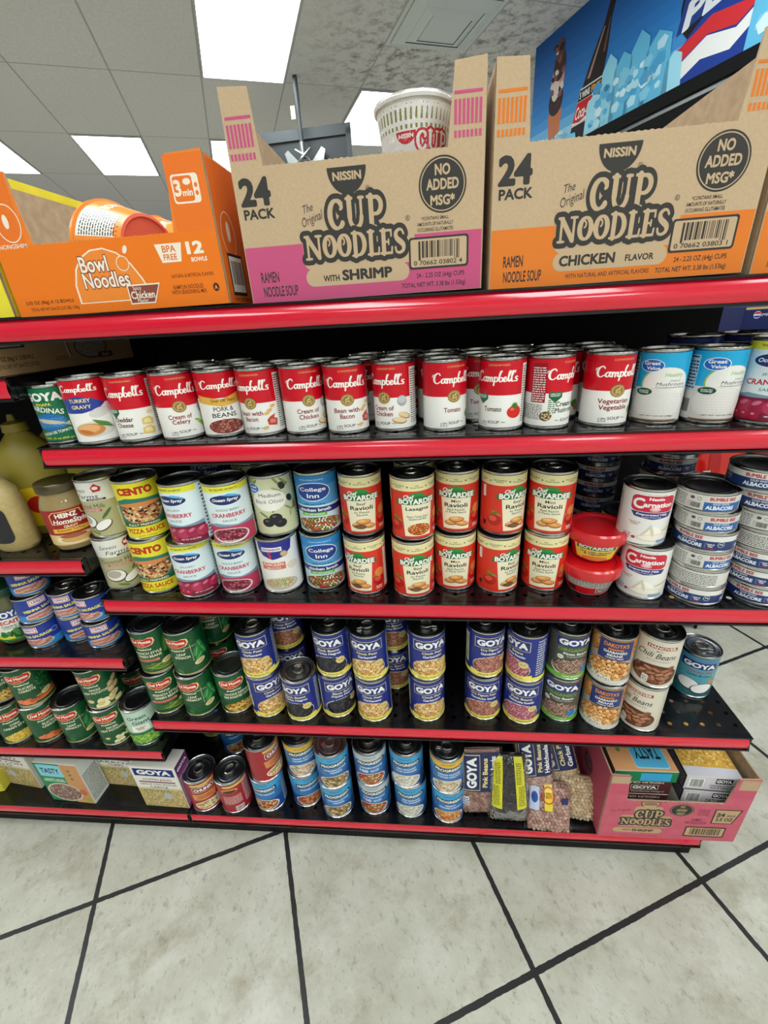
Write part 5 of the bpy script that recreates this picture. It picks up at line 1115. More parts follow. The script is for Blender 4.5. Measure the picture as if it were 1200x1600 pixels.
# ---- open pink case with boxes at the right end of the bottom shelf
PKM = noisy('pink_board', 'C4586C', 'CC6074', 40, .75, 2)
def open_front(a, W, h, th):
    kr = 'C0A078'; pk = 'C8586E'
    a.rect(W*.008, h*1.15, 38, h*1.62, pk); a.rect(W-44, h*1.15, W-1, h*1.35, pk); a.rect(1, h*1.42, 38, th-4, 'BCA080'); a.rect(W-36, h*1.36, W-1, th-4, 'BCA080')
    a.ell(W*.32, h*.98, W*.07, h*.17, DK, a0=180, a1=360); a.ell(W*.32, h*.97, W*.062, h*.145, kr, a0=180, a1=360); a.text('NISSIN', W*.32, h*.925, W*.09, h*.06, DK, .03)
    a.rrect(W*.13, h*.3, W*.5, h*.62, 8, kr); a.rrect(W*.22, h*.5, W*.42, h*.86, 8, kr); logo(a, W*.32, h*.46, W*.36, DK, kr); a.text('The Original', W*.12, h*.73, W*.15, h*.09, '8A3A48', 0, .3, 10)
    a.rrect(W*.1, h*.14, W*.46, h*.27, h*.06, kr); a.text('WITH', W*.2, h*.205, W*.06, h*.045, '8A3A48', .03); a.text('SHRIMP', W*.32, h*.205, W*.16, h*.07, DK, .04)
    a.text('24 - 2.5 OZ (70g) CUPS / TOTAL NET WT 3.75 lbs (1.70kg)', W*.25, h*.06, W*.38, h*.035, '8A3A48', .01)
    a.ell(W*.55, h*.8, W*.085, h*.16, DK); a.ring(W*.55, h*.8, W*.076, 1, kr, ry=h*.145)
    for t, y, w in (('NO', .89, 9), ('ADDED', .8, 21), ('MSG*', .71, 16)): a.text(t, W*.55, h*y, w, h*.06, kr, .03)
    a.fine(W*.67, h*.68, W*.75, h*.86, 5, '8A3A48'); a.text('RAMEN\nNOODLE SOUP', W*.68, h*.52, W*.15, h*.15, '8A3A48', .01)
    a.poly([(W*.78, h*.48), (W*.93, h*.48), (W*.97, h*.86), (W*.78, h*.86)], DK); a.poly([(W*.79, h*.5), (W*.923, h*.5), (W*.957, h*.84), (W*.79, h*.84)], kr); a.text('24', W*.83, h*.72, W*.06, h*.1, DK, .05); a.text('PACK', W*.905, h*.7, W*.06, h*.05, DK, .03); a.text('2.5 OZ', W*.865, h*.6, W*.12, h*.09, DK, .04)
    a.rrect(W*.62, h*.1, W*.91, h*.38, 3, DK); a.rrect(W*.63, h*.13, W*.9, h*.35, 2, kr); a.bars(W*.66, h*.16, W*.87, h*.33, DK, 4)
def open_side(a, W, h, th):
    a.poly([(1, 1), (W-1, 1), (W-1, th-6), (1, th-6)], 'B84C60'); a.ell(W*.6, h*.86, 26, 26, DK); a.ring(W*.6, h*.86, 23, 1.2, 'B84C60')
    for t, y, w in (('NO', .99, 14), ('ADDED', .86, 32), ('MSG*', .72, 24)): a.text(t, W*.6, h*y, w, 9, 'B84C60', .03)
oc = case('noodle_case', 'open pink shrimp noodle carton holding flat rice boxes, bottom shelf right', .288, .24, .131, .213, .042, .05, (.374, -.013, surf(4, 0)+.001), 0, PKM, open_front, open_side)
zc = surf(4, 0)+.0055
def flat_box(label, loc, rz, W, D, H, base, top, front, left=None): return carton('rice_carton', label, W, H, D, loc, rz, base, front=front, top=top, left=left)
def tasty_top(a, W, H):
    a.rect(.6, .6, W-.6, H-.6, 'DDA06C'); a.rect(W*.36, H*.52, W*.96, H-1, '1E7A4C'); a.rrect(W*.36, H*.04, W*.9, H*.5, 6, '9ADCF0'); a.rrect(W*.37, H*.055, W*.89, H*.485, 6, '58B4DC'); a.text('TASTY', W*.62, H*.27, W*.4, H*.2, '14201E', .02, 0, 180); a.text('CREAMY SALSA\nVERDE CHICKEN', W*.64, H*.62, W*.46, H*.12, 'E4F0E4', .02, 0, 180)
    for k in range(3): a.ell(W*.18, H*(.3+.2*k), 5, 5, '5C8A3C')
flat_box('green edged box with upside down lettering on a sky blue patch, in the pink carton', (.394, .014, zc+.150), 0, .13, .165, .034, WB, tasty_top, lambda a, W, H: (a.rect(.6, .6, W-.6, H-.6, '1E7A4C'), a.rect(W*.42, 3, W*.9, H-6, '3CA0D0'), a.rrect(W*.08, 4, W*.24, H*.5, 2, 'A8C4D8'), a.text('TASTY', W*.16, H*.3, W*.12, H*.2, '1A3A5A', .02)), side_txt('7A5A3C'))
for i, (nm, f1) in enumerate((('second from the top of the left pile', 0), ('second from the bottom of the left pile', 1), ('at the bottom of the left pile', 2))):
    flat_box('brown rice box '+nm+' in the pink carton', (.402, .02, zc+.1+(-.0495*i)), 0, .12, .165, .0485, WB, lambda a, W, H: a.rect(.6, .6, W-.6, H-.6, 'E4E0D8'), lambda a, W, H: (a.rect(.6, .6, W-.6, H-.6, '5A2F30'), a.rect(W*.3, H*.3, W*.78, H*.62, 'E8DCC8'), a.rect(W*.31, H*.32, W*.77, H*.6, '2A1A1C'), a.text('GOYA', W*.54, H*.46, W*.42, H*.2, 'F4F0EA', .05), a.text('Brown Rice/Arroz Integral', W*.5, H*.17, W*.8, H*.13, 'E8D8C8', .01), a.text('MEDIUM GRAIN', W*.5, H*.8, W*.7, H*.14, 'E8D8C8', .02, 0, 180)))
def rmix(t, food, tb):
    def top(a, W, H):
        a.rect(.6, .6, W-.6, H-.6, food[0]); a.beans(W*.5, H*.5, W*.8, H*.8, food, 7, .5, seed=len(t), lim=(1, H*.14, W-1, H-1)); a.rect(.6, .6, W-.6, H*.14, tb)
        a.rect(W*.7, H*.66, W*.98, H*.78, '5A4A98')
    def front(a, W, H):
        a.rect(.6, .6, W-.6, H-.6, 'D4D0D8'); a.rect(W*.06, H*.12, W*.34, H*.84, 'F0EEEC'); a.bars(W*.09, H*.18, W*.31, H*.78, '3A3A3A'); a.rect(W*.54, H*.52, W*.84, H*.92, '16183A'); a.text('GOYA', W*.69, H*.72, W*.27, H*.26, 'F4F4F0', .055); a.text(t, W*.7, H*.27, W*.5, H*.32, '3A3838', .02)
    return top, front
for i, (t, lb, fd, tb) in enumerate((('DIRTY RICE MIX', 'rice mix box with mixed bean picture, under the noodle picture box', ['D8B878', 'C89850', 'A8A050', '8A4A5C', 'E4D0A0'], '6A6460'), ('CHICKEN FLAVORED\nRICE & VERMICELLI', 'rice mix box with yellow noodle picture, top of the right pile', ['D8A848', 'E8C068', 'C08C30', 'F0D490'], 'D4D0D8'))):
    tp, fr_ = rmix(t, fd, tb)
    flat_box(lb+' in the pink carton', (.543, .012+.004*i, zc+.09+.0415*i), -.05, .108, .16, .041, WB, tp, fr_, lambda a, W, H: (a.rect(.5, .5, W-.5, H-.5, '1E1A22'), a.fine(4, 5, W-4, H-5, 5, '8A8488')))
for i in range(2): flat_box(('rice box at the bottom of the right pile', 'rice box second from the bottom of the right pile')[i]+' in the pink carton', (.543, .012, zc+.001+.0445*i), -.05, .108, .16, .0442, WB, None, side_txt('D4D0D8'))

# ---- jars and bottles
JG = mat('gravy_in_glass', '9A8456', .08, 0, .6); JLID = mat('jar_lid_gold', '6A604C', .3, .9); JR = mat('green_in_glass', '5A5A34', .08, 0, .6)
def jar_at(f, s, u, v, off, r):
    P = hit(s, u, v); d = Vector((P.x-CAM.x, P.y-CAM.y)).normalized(); c = Vector((P.x, P.y))+d*r; c.y = max(c.y, r+.001)
    o = f(); o.location = (c.x, c.y, surf(s, c.x)+.0003); o.rotation_euler = (0, 0, math.atan2(-d.x, d.y)+math.radians(off)); return o
jar_at(lambda: make_jar('gravy_jar', 'glass jar of roasted turkey gravy with dark red label', 'jar', .08, .128, jar_gravy, .014, .083, JG, JLID), 'A', 131, 858, -6, .04)
jar_at(lambda: make_jar('sofrito_jar', 'green cooking base jar with blue and white label beside the sausage cans', 'jar', .075, .13, jar_rec, .012, .085, JR, mat('jar_lid_green', '1E4A30', .4)), 'B', 42, 1002, -14, .0375)
jar_at(lambda: make_jar('sofrito_jar', 'jar with yellow green label cut by the left edge', 'jar', .075, .13, jar_y, .012, .085, JR, mat('jar_lid_green', '1E4A30', .4)), 'B', -8, 994, 0, .0375)
def bottle(label, h, r, body, cap, lab=None):
    root = thing('mustard_bottle', label, 'bottle')
    obj('bottle_body', lathe([(0,.002),(r-.006,0),(r,.008),(r+.001,h*.4),(r-.001,h*.62),(r*.86,h*.72),(r*.55,h*.8),(r*.36,h*.85),(r*.33,h*.88),(0,h*.88)], 40, sy=.72), body, root, True)
    obj('bottle_cap', lathe([(r*.38,h*.865),(r*.4,h*.87),(r*.36,h*.93),(r*.14,h*.95),(r*.09,h),(0,h)], 30), cap, root, True)
    if lab:
        a = Art(); lab(a); a.build('label', lambda u, v, off: Vector(((r+.0012+off)*math.sin(u/1000/r), -(r*.72+.0012+off)*math.cos(u/1000/r), .02+v/1000)), root)
    return root
def dk_label(a):
    a.rrect(-34, 0, 34, 70, 14, '26242A'); a.ell(0, 50, 22, 10, 'D8DCE0'); a.ell(-6, 26, 14, 14, '7A4A24'); a.ell(-6, 28, 10, 8, 'C88A48')
def ye_label(a): a.rrect(-34, 0, 34, 80, 14, 'F0C81C'); a.ell(0, 44, 20, 18, 'C8241C')
def bot_at(f, s, u, v, off, Y=None):
    P = hit(s, u, v) if Y is None else ony(u, v, Y); o = f(); y = max(P.y+.035, .04) if Y is None else Y
    o.location = (P.x, y, surf(s, P.x)+.0003); o.rotation_euler = (0, 0, math.radians(off)); return o
TAN = noisy('mustard_tan', 'B8A268', 'C4AE76', 120, .35, 2); MUS = mat('mustard_shade_toned', '9A8A30', .45); CAPY = mat('cap_tan', '9A8C5A', .45)  # MUS: bottle yellow darkened to olive, the shelf's shade put into the colour
bot_at(lambda: bottle('tan mustard bottle with dark label at the left edge', .165, .043, TAN, CAPY, dk_label), 'A', 8, 866, -8)
for i, (x, y, w) in enumerate(((-.775, .13, 'yellow mustard bottle with red and yellow label at the left edge'), (-.673, .175, 'shade-toned yellow squeeze bottle behind the gravy jar'), (-.79, .255, 'shade-toned yellow squeeze bottle, second row behind the tan bottle'), (-.675, .3, 'shade-toned yellow squeeze bottle in shade, third row by the bay joint'), (-.79, .36, 'shade-toned yellow squeeze bottle at the very back'))):
    o = bottle(w, .235, .054, MUS, MUS, ye_label if i == 0 else None); o.location = (x, y, surf('A', x)+.0003); o.rotation_euler = (0, 0, .5)

# ---- red plastic pasta bowls
def micro(label, u, v, hs, off, lab):
    P = hit(2, u, v, hs); rt, rb, h = .0505, .034, .058; d = Vector((P.x-CAM.x, P.y-CAM.y)).normalized(); c = Vector((P.x, P.y))+d*rb; c.y = max(c.y, .053)
    root = thing('pasta_bowl', label, 'bowl', (c.x, c.y, surf(2, c.x)+hs+.0003), math.atan2(-d.x, d.y)+math.radians(off))
    RP = mat('red_plastic', 'D01420', .28, 0, .5)
    obj('bowl_body', lathe([(0,.002),(rb-.003,0),(rb,.002),(rt-.005,h-.018),(rt-.003,h-.014),(0,h-.014)], 44), RP if lab == 1 else mat('bowl_white', 'E8E4DC', .4), root, True)
    obj('bowl_lid', lathe([(rt-.006,h-.021),(rt-.001,h-.02),(rt+.0005,h-.012),(rt,h-.003),(rt-.003,h),(rt-.009,h-.001),(rt-.012,h-.004),(0,h-.004)], 48), RP, root, True)
    a = Art()
    if lab == 1:
        a.rect(-30, 3, 30, 34, 'F0DC50'); a.poly([(-27, 24), (27, 24), (25, 33), (0, 37), (-25, 33)], '1C7234'); a.text('BOYARDEE', 0, 29, 46, 7, WHT, .05); a.text('rice with chicken\n& vegetables', 0, 17, 44, 9, '24306A', .03); a.ell(0, 6, 20, 5, 'E09040')
    else:
        a.rect(-110, .5, 106, 17, 'D01420'); a.fine(-60, 19, 70, 37, 5, '3A3A3A'); a.rect(-30, 4, -16, 14, '2A2A2A'); a.rect(14, 5, 42, 16, 'F0ECE4'); a.rect(15, 6, 41, 15, '202020'); a.text('RECYCLE', 28, 10.5, 22, 5, WHT, .03)
    a.build('label', cylmap(rb+.0006, .0025, rt-.0044, 38), root)
micro('red plastic pasta bowl with white lower band of print, lower of the two bowls', 914, 930, 0, 0, 2)
micro('red plastic pasta bowl with yellow label, stacked on the other bowl', 924, 878, .0585, 6, 1)

# ---- plastic bags of dry beans
def pill(w, h, T, pw=4):
    def f(x, z):
        a = max(0, 1-abs(2*x/w)**pw); b = max(0, 1-abs(2*z/h-1)**pw)
        return T/2*(a*b)**.5
    return f
def bean_bag(label, w, h, T, M, bcol, size, head=None, hh=.45, top=.05, extra=None, seed=1, cols2=None):
    root = thing('bean_bag', label, 'bag of beans'); g = pill(w, h, T); r = random.Random(seed); w0 = w; w = w+.008
    # film
    bm = bmesh.new(); n, m_ = 16, 22; rows = []
    for sgn in (1, -1):
        rw = []
        for j in range(m_+1):
            rw.append([bm.verts.new((w*(i/n-.5), -sgn*(g(w*(i/n-.5), h*j/m_)+.0026+r.uniform(-.001, .001)) if 0 < i < n and 0 < j < m_ else 0, h*j/m_)) for i in range(n+1)])
        for j in range(m_):
            for i in range(n): bm.faces.new((rw[j][i], rw[j][i+1], rw[j+1][i+1], rw[j+1][i]))
    bmesh.ops.remove_doubles(bm, verts=bm.verts[:], dist=1e-5); bmesh.ops.recalc_face_normals(bm, faces=bm.faces[:])
    w = w0
    # beans
    bb = bmesh.new(); ico = bmesh.new(); bmesh.ops.create_icosphere(ico, subdivisions=2 if size > .0075 else 1, radius=1)
    iv = [v.co.copy() for v in ico.verts]; fi = [[v.index for v in f.verts] for f in ico.faces]; ico.free()
    z = size*.7; row = 0; ztop = h*(1-top)
    while z < ztop:
        x = -w/2+size*.85+(size*.5 if row % 2 else 0)
        while x < w/2-size*.8:
            d = g(x, z)
            if d > T*.2 and (head is None or z < h*(1-hh)+.01 or abs(x) > w*.36):
                q = Matrix.Rotation(r.uniform(0, PI), 4, 'Y') @ Matrix.Rotation(r.uniform(-.6, .6), 4, 'X'); s = size*r.uniform(.52, .6)
                c = Vector((x+r.uniform(-.1, .1)*size, -d+size*.3, z+r.uniform(-.1, .1)*size))
                vs = [bb.verts.new(q @ Vector((v.x*s*1.12, v.y*s*.85, v.z*s*.85))+c) for v in iv]; mi = r.randrange(len(bcol))
                for f in fi: bb.faces.new([vs[k] for k in f]).material_index = mi
            x += size*.95
        z += size*.82; row += 1
    inner = [[bb.verts.new((w*.94*(i/8-.5), sgn*(g(w*.94*(i/8-.5), h*(.02+.96*j/10))-size*.35 if g(w*.94*(i/8-.5), h*(.02+.96*j/10)) > size*.4 else 0.0002), h*(.02+.96*j/10))) for i in range(9)] for sgn in (-1, 1) for j in range(11)]
    for s_ in (0, 11):
        for j in range(10):
            for i in range(8): bb.faces.new((inner[s_+j][i], inner[s_+j][i+1], inner[s_+j+1][i+1], inner[s_+j+1][i]))
    o = obj('dry_beans', bb, [mat('bean_'+c, c, .45) for c in bcol], root, True); o['kind'] = 'stuff'
    obj('clear_film', bm, film_mat(), root, True)
    if head:
        a = Art('film'); a.dv = 8; head(a, w*1000, h*1000)
        a.build('printed_header', lambda u, v, off: Vector((u/1000, -g(u/1000, v/1000)-.0034-off, v/1000)), root, du=7)
    root.matrix_world = M
    return root
NV = '1C2458'
def gh(t1, t2):
    def f(a, W, H):
        a.rect(-W*.44, H*.42, W*.44, H*.97, NV); a.rect(-W*.41, H*.44, -W*.02, H*.95, 'D8D080'); a.rect(-W*.4, H*.45, -W*.03, H*.94, NV)
        a.text('GOYA', -W*.22, H*.7, H*.44, W*.24, 'F0F0EC', .05, 0, 90); a.text(t1, W*.1, H*.7, H*.42, W*.12, 'E8D890', .03, 0, 90); a.text(t2, W*.29, H*.7, H*.46, W*.13, 'F0F0EC', .03, 0, 90)
        a.rect(-W*.42, H*.2, -W*.28, H*.34, 'D8DCE4'); a.fine(-W*.41, H*.21, -W*.29, H*.33, 4, '2A2A5A')
    return f
def yh(a, W, H):
    for s_ in (-1, 1): a.poly([(s_*W*.46, H*.26), (s_*W*.2, H*.24), (s_*W*.14, H*.98), (s_*W*.36, H*.98)], 'CFCB28'); a.fine(s_*W*.33-W*.08, H*.3, s_*W*.33+W*.08, H*.6, 12, '3A3A14', 3); a.fine(s_*W*.27-W*.08, H*.62, s_*W*.27+W*.06, H*.92, 12, '3A3A14', 5)
def fh(a, W, H):
    a.rect(-W*.14, H*.45, W*.04, H*.95, 'E0C830'); a.text('GOYA', -W*.05, H*.75, W*.14, H*.12, 'B02A20', .04); a.rect(-W*.46, H*.45, -W*.26, H*.9, 'B8C4DC'); a.ell(-W*.36, H*.7, 7, 12, '2A4A9A'); a.rect(W*.24, H*.6, W*.4, H*.72, NV); a.ring(-W*.05, H*.75, 13, 3, 'C84A30', ry=17)
S4 = surf(4, 0)
def bagM(x, y, z, rz, lean, roll=0): return TR(x, y, z) @ Matrix.Rotation(rz, 4, 'Z') @ Matrix.Rotation(lean, 4, 'X') @ Matrix.Rotation(roll, 4, 'Y')
PINK = ['B0887C', 'C09C8E', '96705F']; BLK = ['2A2228', '3A2E34', '1E181C']; CHP = ['C8AE88', 'B89C76', 'D4BC98']
bean_bag('bag of pink beans with blue header, leftmost bag beside the soup cans', .095, .19, .034, bagM(.113, .028, S4+.006, .05, -.15), PINK, .0085, gh('Pink Beans', 'Habichuelas Rosadas'), .55, seed=2)
bean_bag('bag of black beans with yellow strips, second bag from the left', .085, .17, .036, bagM(.178, .004, S4+.02, -.05, -.3, -.04), BLK, .006, yh, .0, seed=3)
bean_bag('bag of pink beans with blue header, hung over the middle of the pile', .085, .165, .036, bagM(.248, .045, S4+.045, .06, -.25, -.08), PINK, .0078, gh('Pink Beans', 'Habichuelas'), .55, seed=4)
bean_bag('bag of chick peas with slanting blue header by the pink carton', .09, .175, .036, bagM(.325, .065, S4+.028, -.12, -.3, -.28), CHP, .0092, gh('Chick Peas', 'Garbanzos'), .5, seed=5)
bean_bag('bag of beans sagging forward over the red shelf edge', .1, .108, .032, bagM(.266, -.008, S4+.002, .05, -.6, .1), PINK, .0088, fh, .0, seed=6)
bean_bag('bag of chick peas lying low beside the pink carton', .085, .1, .036, bagM(.338, .022, S4+.004, -.05, -.5, .05), CHP, .0088, None, seed=7)
bean_bag('bag of pinto beans lying at the bottom of the pile', .11, .07, .036, bagM(.19, .012, S4+.003, .0, -.75), PINK, .0085, None, seed=8)
bean_bag('bag of black beans standing in the second row of bags', .09, .17, .03, bagM(.29, .12, S4+.004, .0, -.1), BLK, .008, None, seed=9)

# ------------------------------------------------------------------ snack rack beyond the shelf end
rack = thing('snack_rack', 'black snack display rack behind the right end of the shelves', 'rack', (1.0, .8, 0), -.05)
for z in (.02, .5, 1.06): rbox('rack_shelf', -.26, .05, 0, .3, z, z+.012, BLACKM, rack)
for x in (-.255, .045):
    for y in (.004, .296): rbox('rack_post', x-.004, x+.004, y-.004, y+.004, 0, 1.06, BLACKM, rack)
rbox('rack_front', -.26, .05, -.003, 0, 1.0, 1.05, BLACKM, rack); rbox('rack_front', -.26, .05, -.003, 0, 0.02, .07, mat('rack_red', 'A02024', .5), rack)
def chip_bag(label, w, h, T, M, c, acc):
    g = pill(w, h, T, 3); bm = bmesh.new(); r = random.Random(len(label)); n = 14
    for sgn in (1, -1):
        rw = [[bm.verts.new((w*(i/n-.5), -sgn*(g(w*(i/n-.5), h*j/18)+r.uniform(-.002, .002)) if 0 < i < n and 0 < j < 18 else 0, h*j/18)) for i in range(n+1)] for j in range(19)]
        for j in range(18):
            for i in range(n): bm.faces.new((rw[j][i], rw[j][i+1], rw[j+1][i+1], rw[j+1][i]))
    bmesh.ops.remove_doubles(bm, verts=bm.verts[:], dist=1e-5); bmesh.ops.recalc_face_normals(bm, faces=bm.faces[:])
    root = thing('chip_bag', label, 'snack bag'); obj('bag_film', bm, mat('bag_'+c, c, .25, 0, .4), root, True)
    a = Art('film'); a.dv = 12; acc(a, w*1000, h*1000); a.build('bag_print', lambda u, v, off: Vector((u/1000, -g(u/1000, v/1000)-.003-off, v/1000)), root, du=10)
    root.matrix_world = M
def acc1(a, W, H): a.poly([(-W*.42, H*.4), (-W*.2, H*.4), (-W*.05, H*.9), (-W*.25, H*.9)], 'B81418'); a.ell(W*.24, H*.45, 14, 16, 'E8D8A0'); a.rect(W*.2, H*.78, W*.4, H*.94, 'E8C030'); a.poly([(-W*.46, H*.5), (-W*.36, H*.5), (-W*.3, H*.62), (-W*.42, H*.62)], 'D8D4D0')
def acc2(a, W, H): a.ell(0, H*.5, W*.3, H*.14, 'C89030')
chip_bag('bright red snack bag leaning on the rack behind the tuna stacks', .15, .27, .06, TR(1.005, .79, .515) @ Matrix.Rotation(-.22, 4, 'Y') @ Matrix.Rotation(-.08, 4, 'X'), 'D8201C', acc1)
chip_bag('dark crimson snack bag to the right of the bright red one', .13, .27, .06, TR(1.15, .82, .52) @ Matrix.Rotation(-.12, 4, 'Y') @ Matrix.Rotation(-.08, 4, 'X'), '7A1218', acc2)
rbox('rack_shelf', .05, .2, -.05, .3, .5, .512, BLACKM, rack)
chip_bag('red snack bag low on the rack, just above the floor', .15, .24, .06, TR(.93, .83, .034) @ Matrix.Rotation(-.05, 4, 'X'), 'A81C1C', acc2)
def pep(a, W, H):
    a.rect(.6, .6, W-.6, H-.6, '1C2458')
    for x in (.12, .4, .68, .93): a.ell(W*x, H*.7, 10, 10, 'E8E8EC'); a.ell(W*x, H*.73, 9, 6, 'C82030', a0=0, a1=180); a.ell(W*x, H*.67, 9, 6, '1C3A9A', a0=180, a1=360); a.text('pepsi', W*x+25, H*.7, 26, 10, 'C8CCD8', .02)
    a.rect(2, H*.9, W-2, H-1, 'C8A860')
carton('soda_carton', 'navy soda carton at the right edge above the soup shelf', .3, .075, .2, (.955, .86, 1.0725), -.05, mat('carton_navy', '1C2458', .5), front=pep)
rbox('rack_tray', -.26, .05, -.12, -.003, 1.04, 1.052, BLACKM, rack)

# ------------------------------------------------------------------ room
PH = .3929; GO = Vector((-2.6976, 3.0095, 0))
EX = Vector((math.cos(PH), math.sin(PH), 0)); EY = Vector((-math.sin(PH), math.cos(PH), 0))
def grid(i, j, z=0): return GO+EX*(.6096*i)+EY*(1.2192*j)+Vector((0, 0, z))
HC = 2.858
def lines_mat(name, base, base2, line, sx, sy, wl, rough, nscale, stain=None, wob=0, ox=0, oy=0, spots=None):
    m = bpy.data.materials.new(name); m.use_nodes = True; nt = m.node_tree; N = nt.nodes; L = nt.links; b = N['Principled BSDF']; b.inputs['Roughness'].default_value = rough
    tc = N.new('ShaderNodeTexCoord'); sep = N.new('ShaderNodeSeparateXYZ')
    nz = N.new('ShaderNodeTexNoise'); nz.inputs['Scale'].default_value = 60; nz.inputs['Detail'].default_value = 3
    L.new(tc.outputs['Object'], sep.inputs[0]); L.new(tc.outputs['Object'], nz.inputs['Vector'])
    def mth(op, a, b_=None):
        n = N.new('ShaderNodeMath'); n.operation = op
        for k, v in ((0, a), (1, b_)):
            if v is None: continue
            if isinstance(v, (int, float)): n.inputs[k].default_value = v
            else: L.new(v, n.inputs[k])
        return n.outputs[0]
    ds = []
    for ax, s_, o_ in ((sep.outputs[0], sx, ox), (sep.outputs[1], sy, oy)):
        f = mth('FRACT', mth('DIVIDE', mth('ADD', ax, o_), s_)); ds.append(mth('MULTIPLY', mth('SUBTRACT', .5, mth('ABSOLUTE', mth('SUBTRACT', f, .5))), s_))
    d = mth('MINIMUM', ds[0], ds[1])
    if wob: d = mth('ADD', d, mth('MULTIPLY', mth('SUBTRACT', nz.outputs['Fac'], .5), wob))
    msk = mth('LESS_THAN', d, wl/2)
    n1 = N.new('ShaderNodeTexNoise'); n1.inputs['Scale'].default_value = nscale; n1.inputs['Detail'].default_value = 8; n1.inputs['Roughness'].default_value = .65; L.new(tc.outputs['Object'], n1.inputs['Vector'])
    r1 = N.new('ShaderNodeValToRGB'); r1.color_ramp.elements[0].position = .35; r1.color_ramp.elements[1].position = .65; r1.color_ramp.elements[0].color = hexc(base2); r1.color_ramp.elements[1].color = hexc(base); L.new(n1.outputs['Fac'], r1.inputs[0])
    c = r1.outputs[0]
    def mixc(fac, a, hx):
        n = N.new('ShaderNodeMixRGB'); L.new(fac, n.inputs[0]); L.new(a, n.inputs[1]); n.inputs[2].default_value = hexc(hx); return n.outputs[0]
    if stain:
        for hx, sc_, lo, hi, str_, vec in stain:
            mp = N.new('ShaderNodeMapping'); mp.inputs['Scale'].default_value = vec; mp.inputs['Rotation'].default_value = (0, 0, .6); L.new(tc.outputs['Object'], mp.inputs[0])
            n2 = N.new('ShaderNodeTexNoise'); n2.inputs['Scale'].default_value = sc_; n2.inputs['Detail'].default_value = 7; n2.inputs['Roughness'].default_value = .7; L.new(mp.outputs[0], n2.inputs['Vector'])
            mr = N.new('ShaderNodeMapRange'); mr.inputs['From Min'].default_value = lo; mr.inputs['From Max'].default_value = hi; mr.inputs['To Max'].default_value = str_; L.new(n2.outputs['Fac'], mr.inputs['Value'])
            fac = mr.outputs[0]
            if spots and hx == spots[0]:
                sx_, sy_, sr = spots[1]
                vm = N.new('ShaderNodeVectorMath'); vm.operation = 'DISTANCE'; L.new(tc.outputs['Object'], vm.inputs[0]); vm.inputs[1].default_value = (sx_, sy_, 0)
                m2 = N.new('ShaderNodeMapRange'); m2.inputs['From Min'].default_value = sr; m2.inputs['From Max'].default_value = sr*.45; L.new(vm.outputs['Value'], m2.inputs['Value']); fac = mth('MULTIPLY', fac, m2.outputs[0])
            c = mixc(fac, c, hx)
    c = mixc(msk, c, line)
    L.new(c, b.inputs['Base Color'])
    bp = N.new('ShaderNodeBump'); bp.inputs['Strength'].default_value = .25; bp.inputs['Distance'].default_value = .003; L.new(n1.outputs['Fac'], bp.inputs['Height']); L.new(bp.outputs['Normal'], b.inputs['Normal'])
    return m
def plane(name, x0, x1, y0, y1, m, loc, rot, flip=False):
    bm = bmesh.new(); vs = [bm.verts.new(p) for p in ((x0,y0,0),(x1,y0,0),(x1,y1,0),(x0,y1,0))]; bm.faces.new(vs[::-1] if flip else vs)
    o = obj(name, bm, m); o.location = loc; o.rotation_euler = (0, 0, rot); o['kind'] = 'structure'; return o
FLM = lines_mat('floor_tile', 'C8C7BA', 'B2B0A0', '232324', .4386, .4386, .0108, .42, 7,
    stain=[('7E6E4C', 6, .52, .78, .75, (1, 1.3, 1)), ('5C5440', 55, .55, .75, .6, (1, .6, 1)), ('8E8672', 2.6, .5, .75, .5, (1, 1, 1)), ('DCDAD4', 3.1, .55, .75, .5, (1, 1, 1)), ('4A4434', 130, .58, .7, .5, (1, .6, 1))], wob=.0035)
fx = -.7849; fy = -.1587
fl = plane('floor', -7, 7, -7, 7, FLM, (fx, fy, 0), .4017)
CLM = lines_mat('ceiling_board', 'ECE8E6', 'E2DEDC', 'B8B4B2', .6096, 1.2192, .012, .9, 40,
    stain=[('8A8984', 160, .55, .6, .35, (1, 1, 1)), ('4A443A', 11, .47, .66, .8, (1, 1, 1))], spots=('4A443A', (2.95, -.55, 1.2)))
cl = plane('ceiling', -5.5, 4.6, -9, 6.1, CLM, (GO.x, GO.y, HC), PH, True)
WM = noisy('wall_paint', 'DAD8D2', 'E0DED8', 3, .8, 2)
def wall(name, a, b):
    bm = bmesh.new(); pa = GO+EX*a[0]+EY*a[1]; pb = GO+EX*b[0]+EY*b[1]
    bm.faces.new([bm.verts.new(p) for p in (pa, pb, pb+Vector((0, 0, HC)), pa+Vector((0, 0, HC)))])
    o = obj(name, bm, WM); o['kind'] = 'structure'
wall('wall_left', (-5.5, -9), (-5.5, 6.1)); wall('wall_right', (4.6, -9), (4.6, 6.1)); wall('wall_back', (-5.5, 6.1), (4.6, 6.1)); wall('wall_front', (-5.5, -9), (4.6, -9))
EM = bpy.data.materials.new('lamp_diffuser'); EM.use_nodes = True; b = EM.node_tree.nodes['Principled BSDF']
b.inputs['Base Color'].default_value = (1, 1, 1, 1); b.inputs['Emission Color'].default_value = (.93, .995, 1.0, 1); b.inputs['Emission Strength'].default_value = 9.7
FRM = mat('lamp_frame', 'C8C8C6', .5)
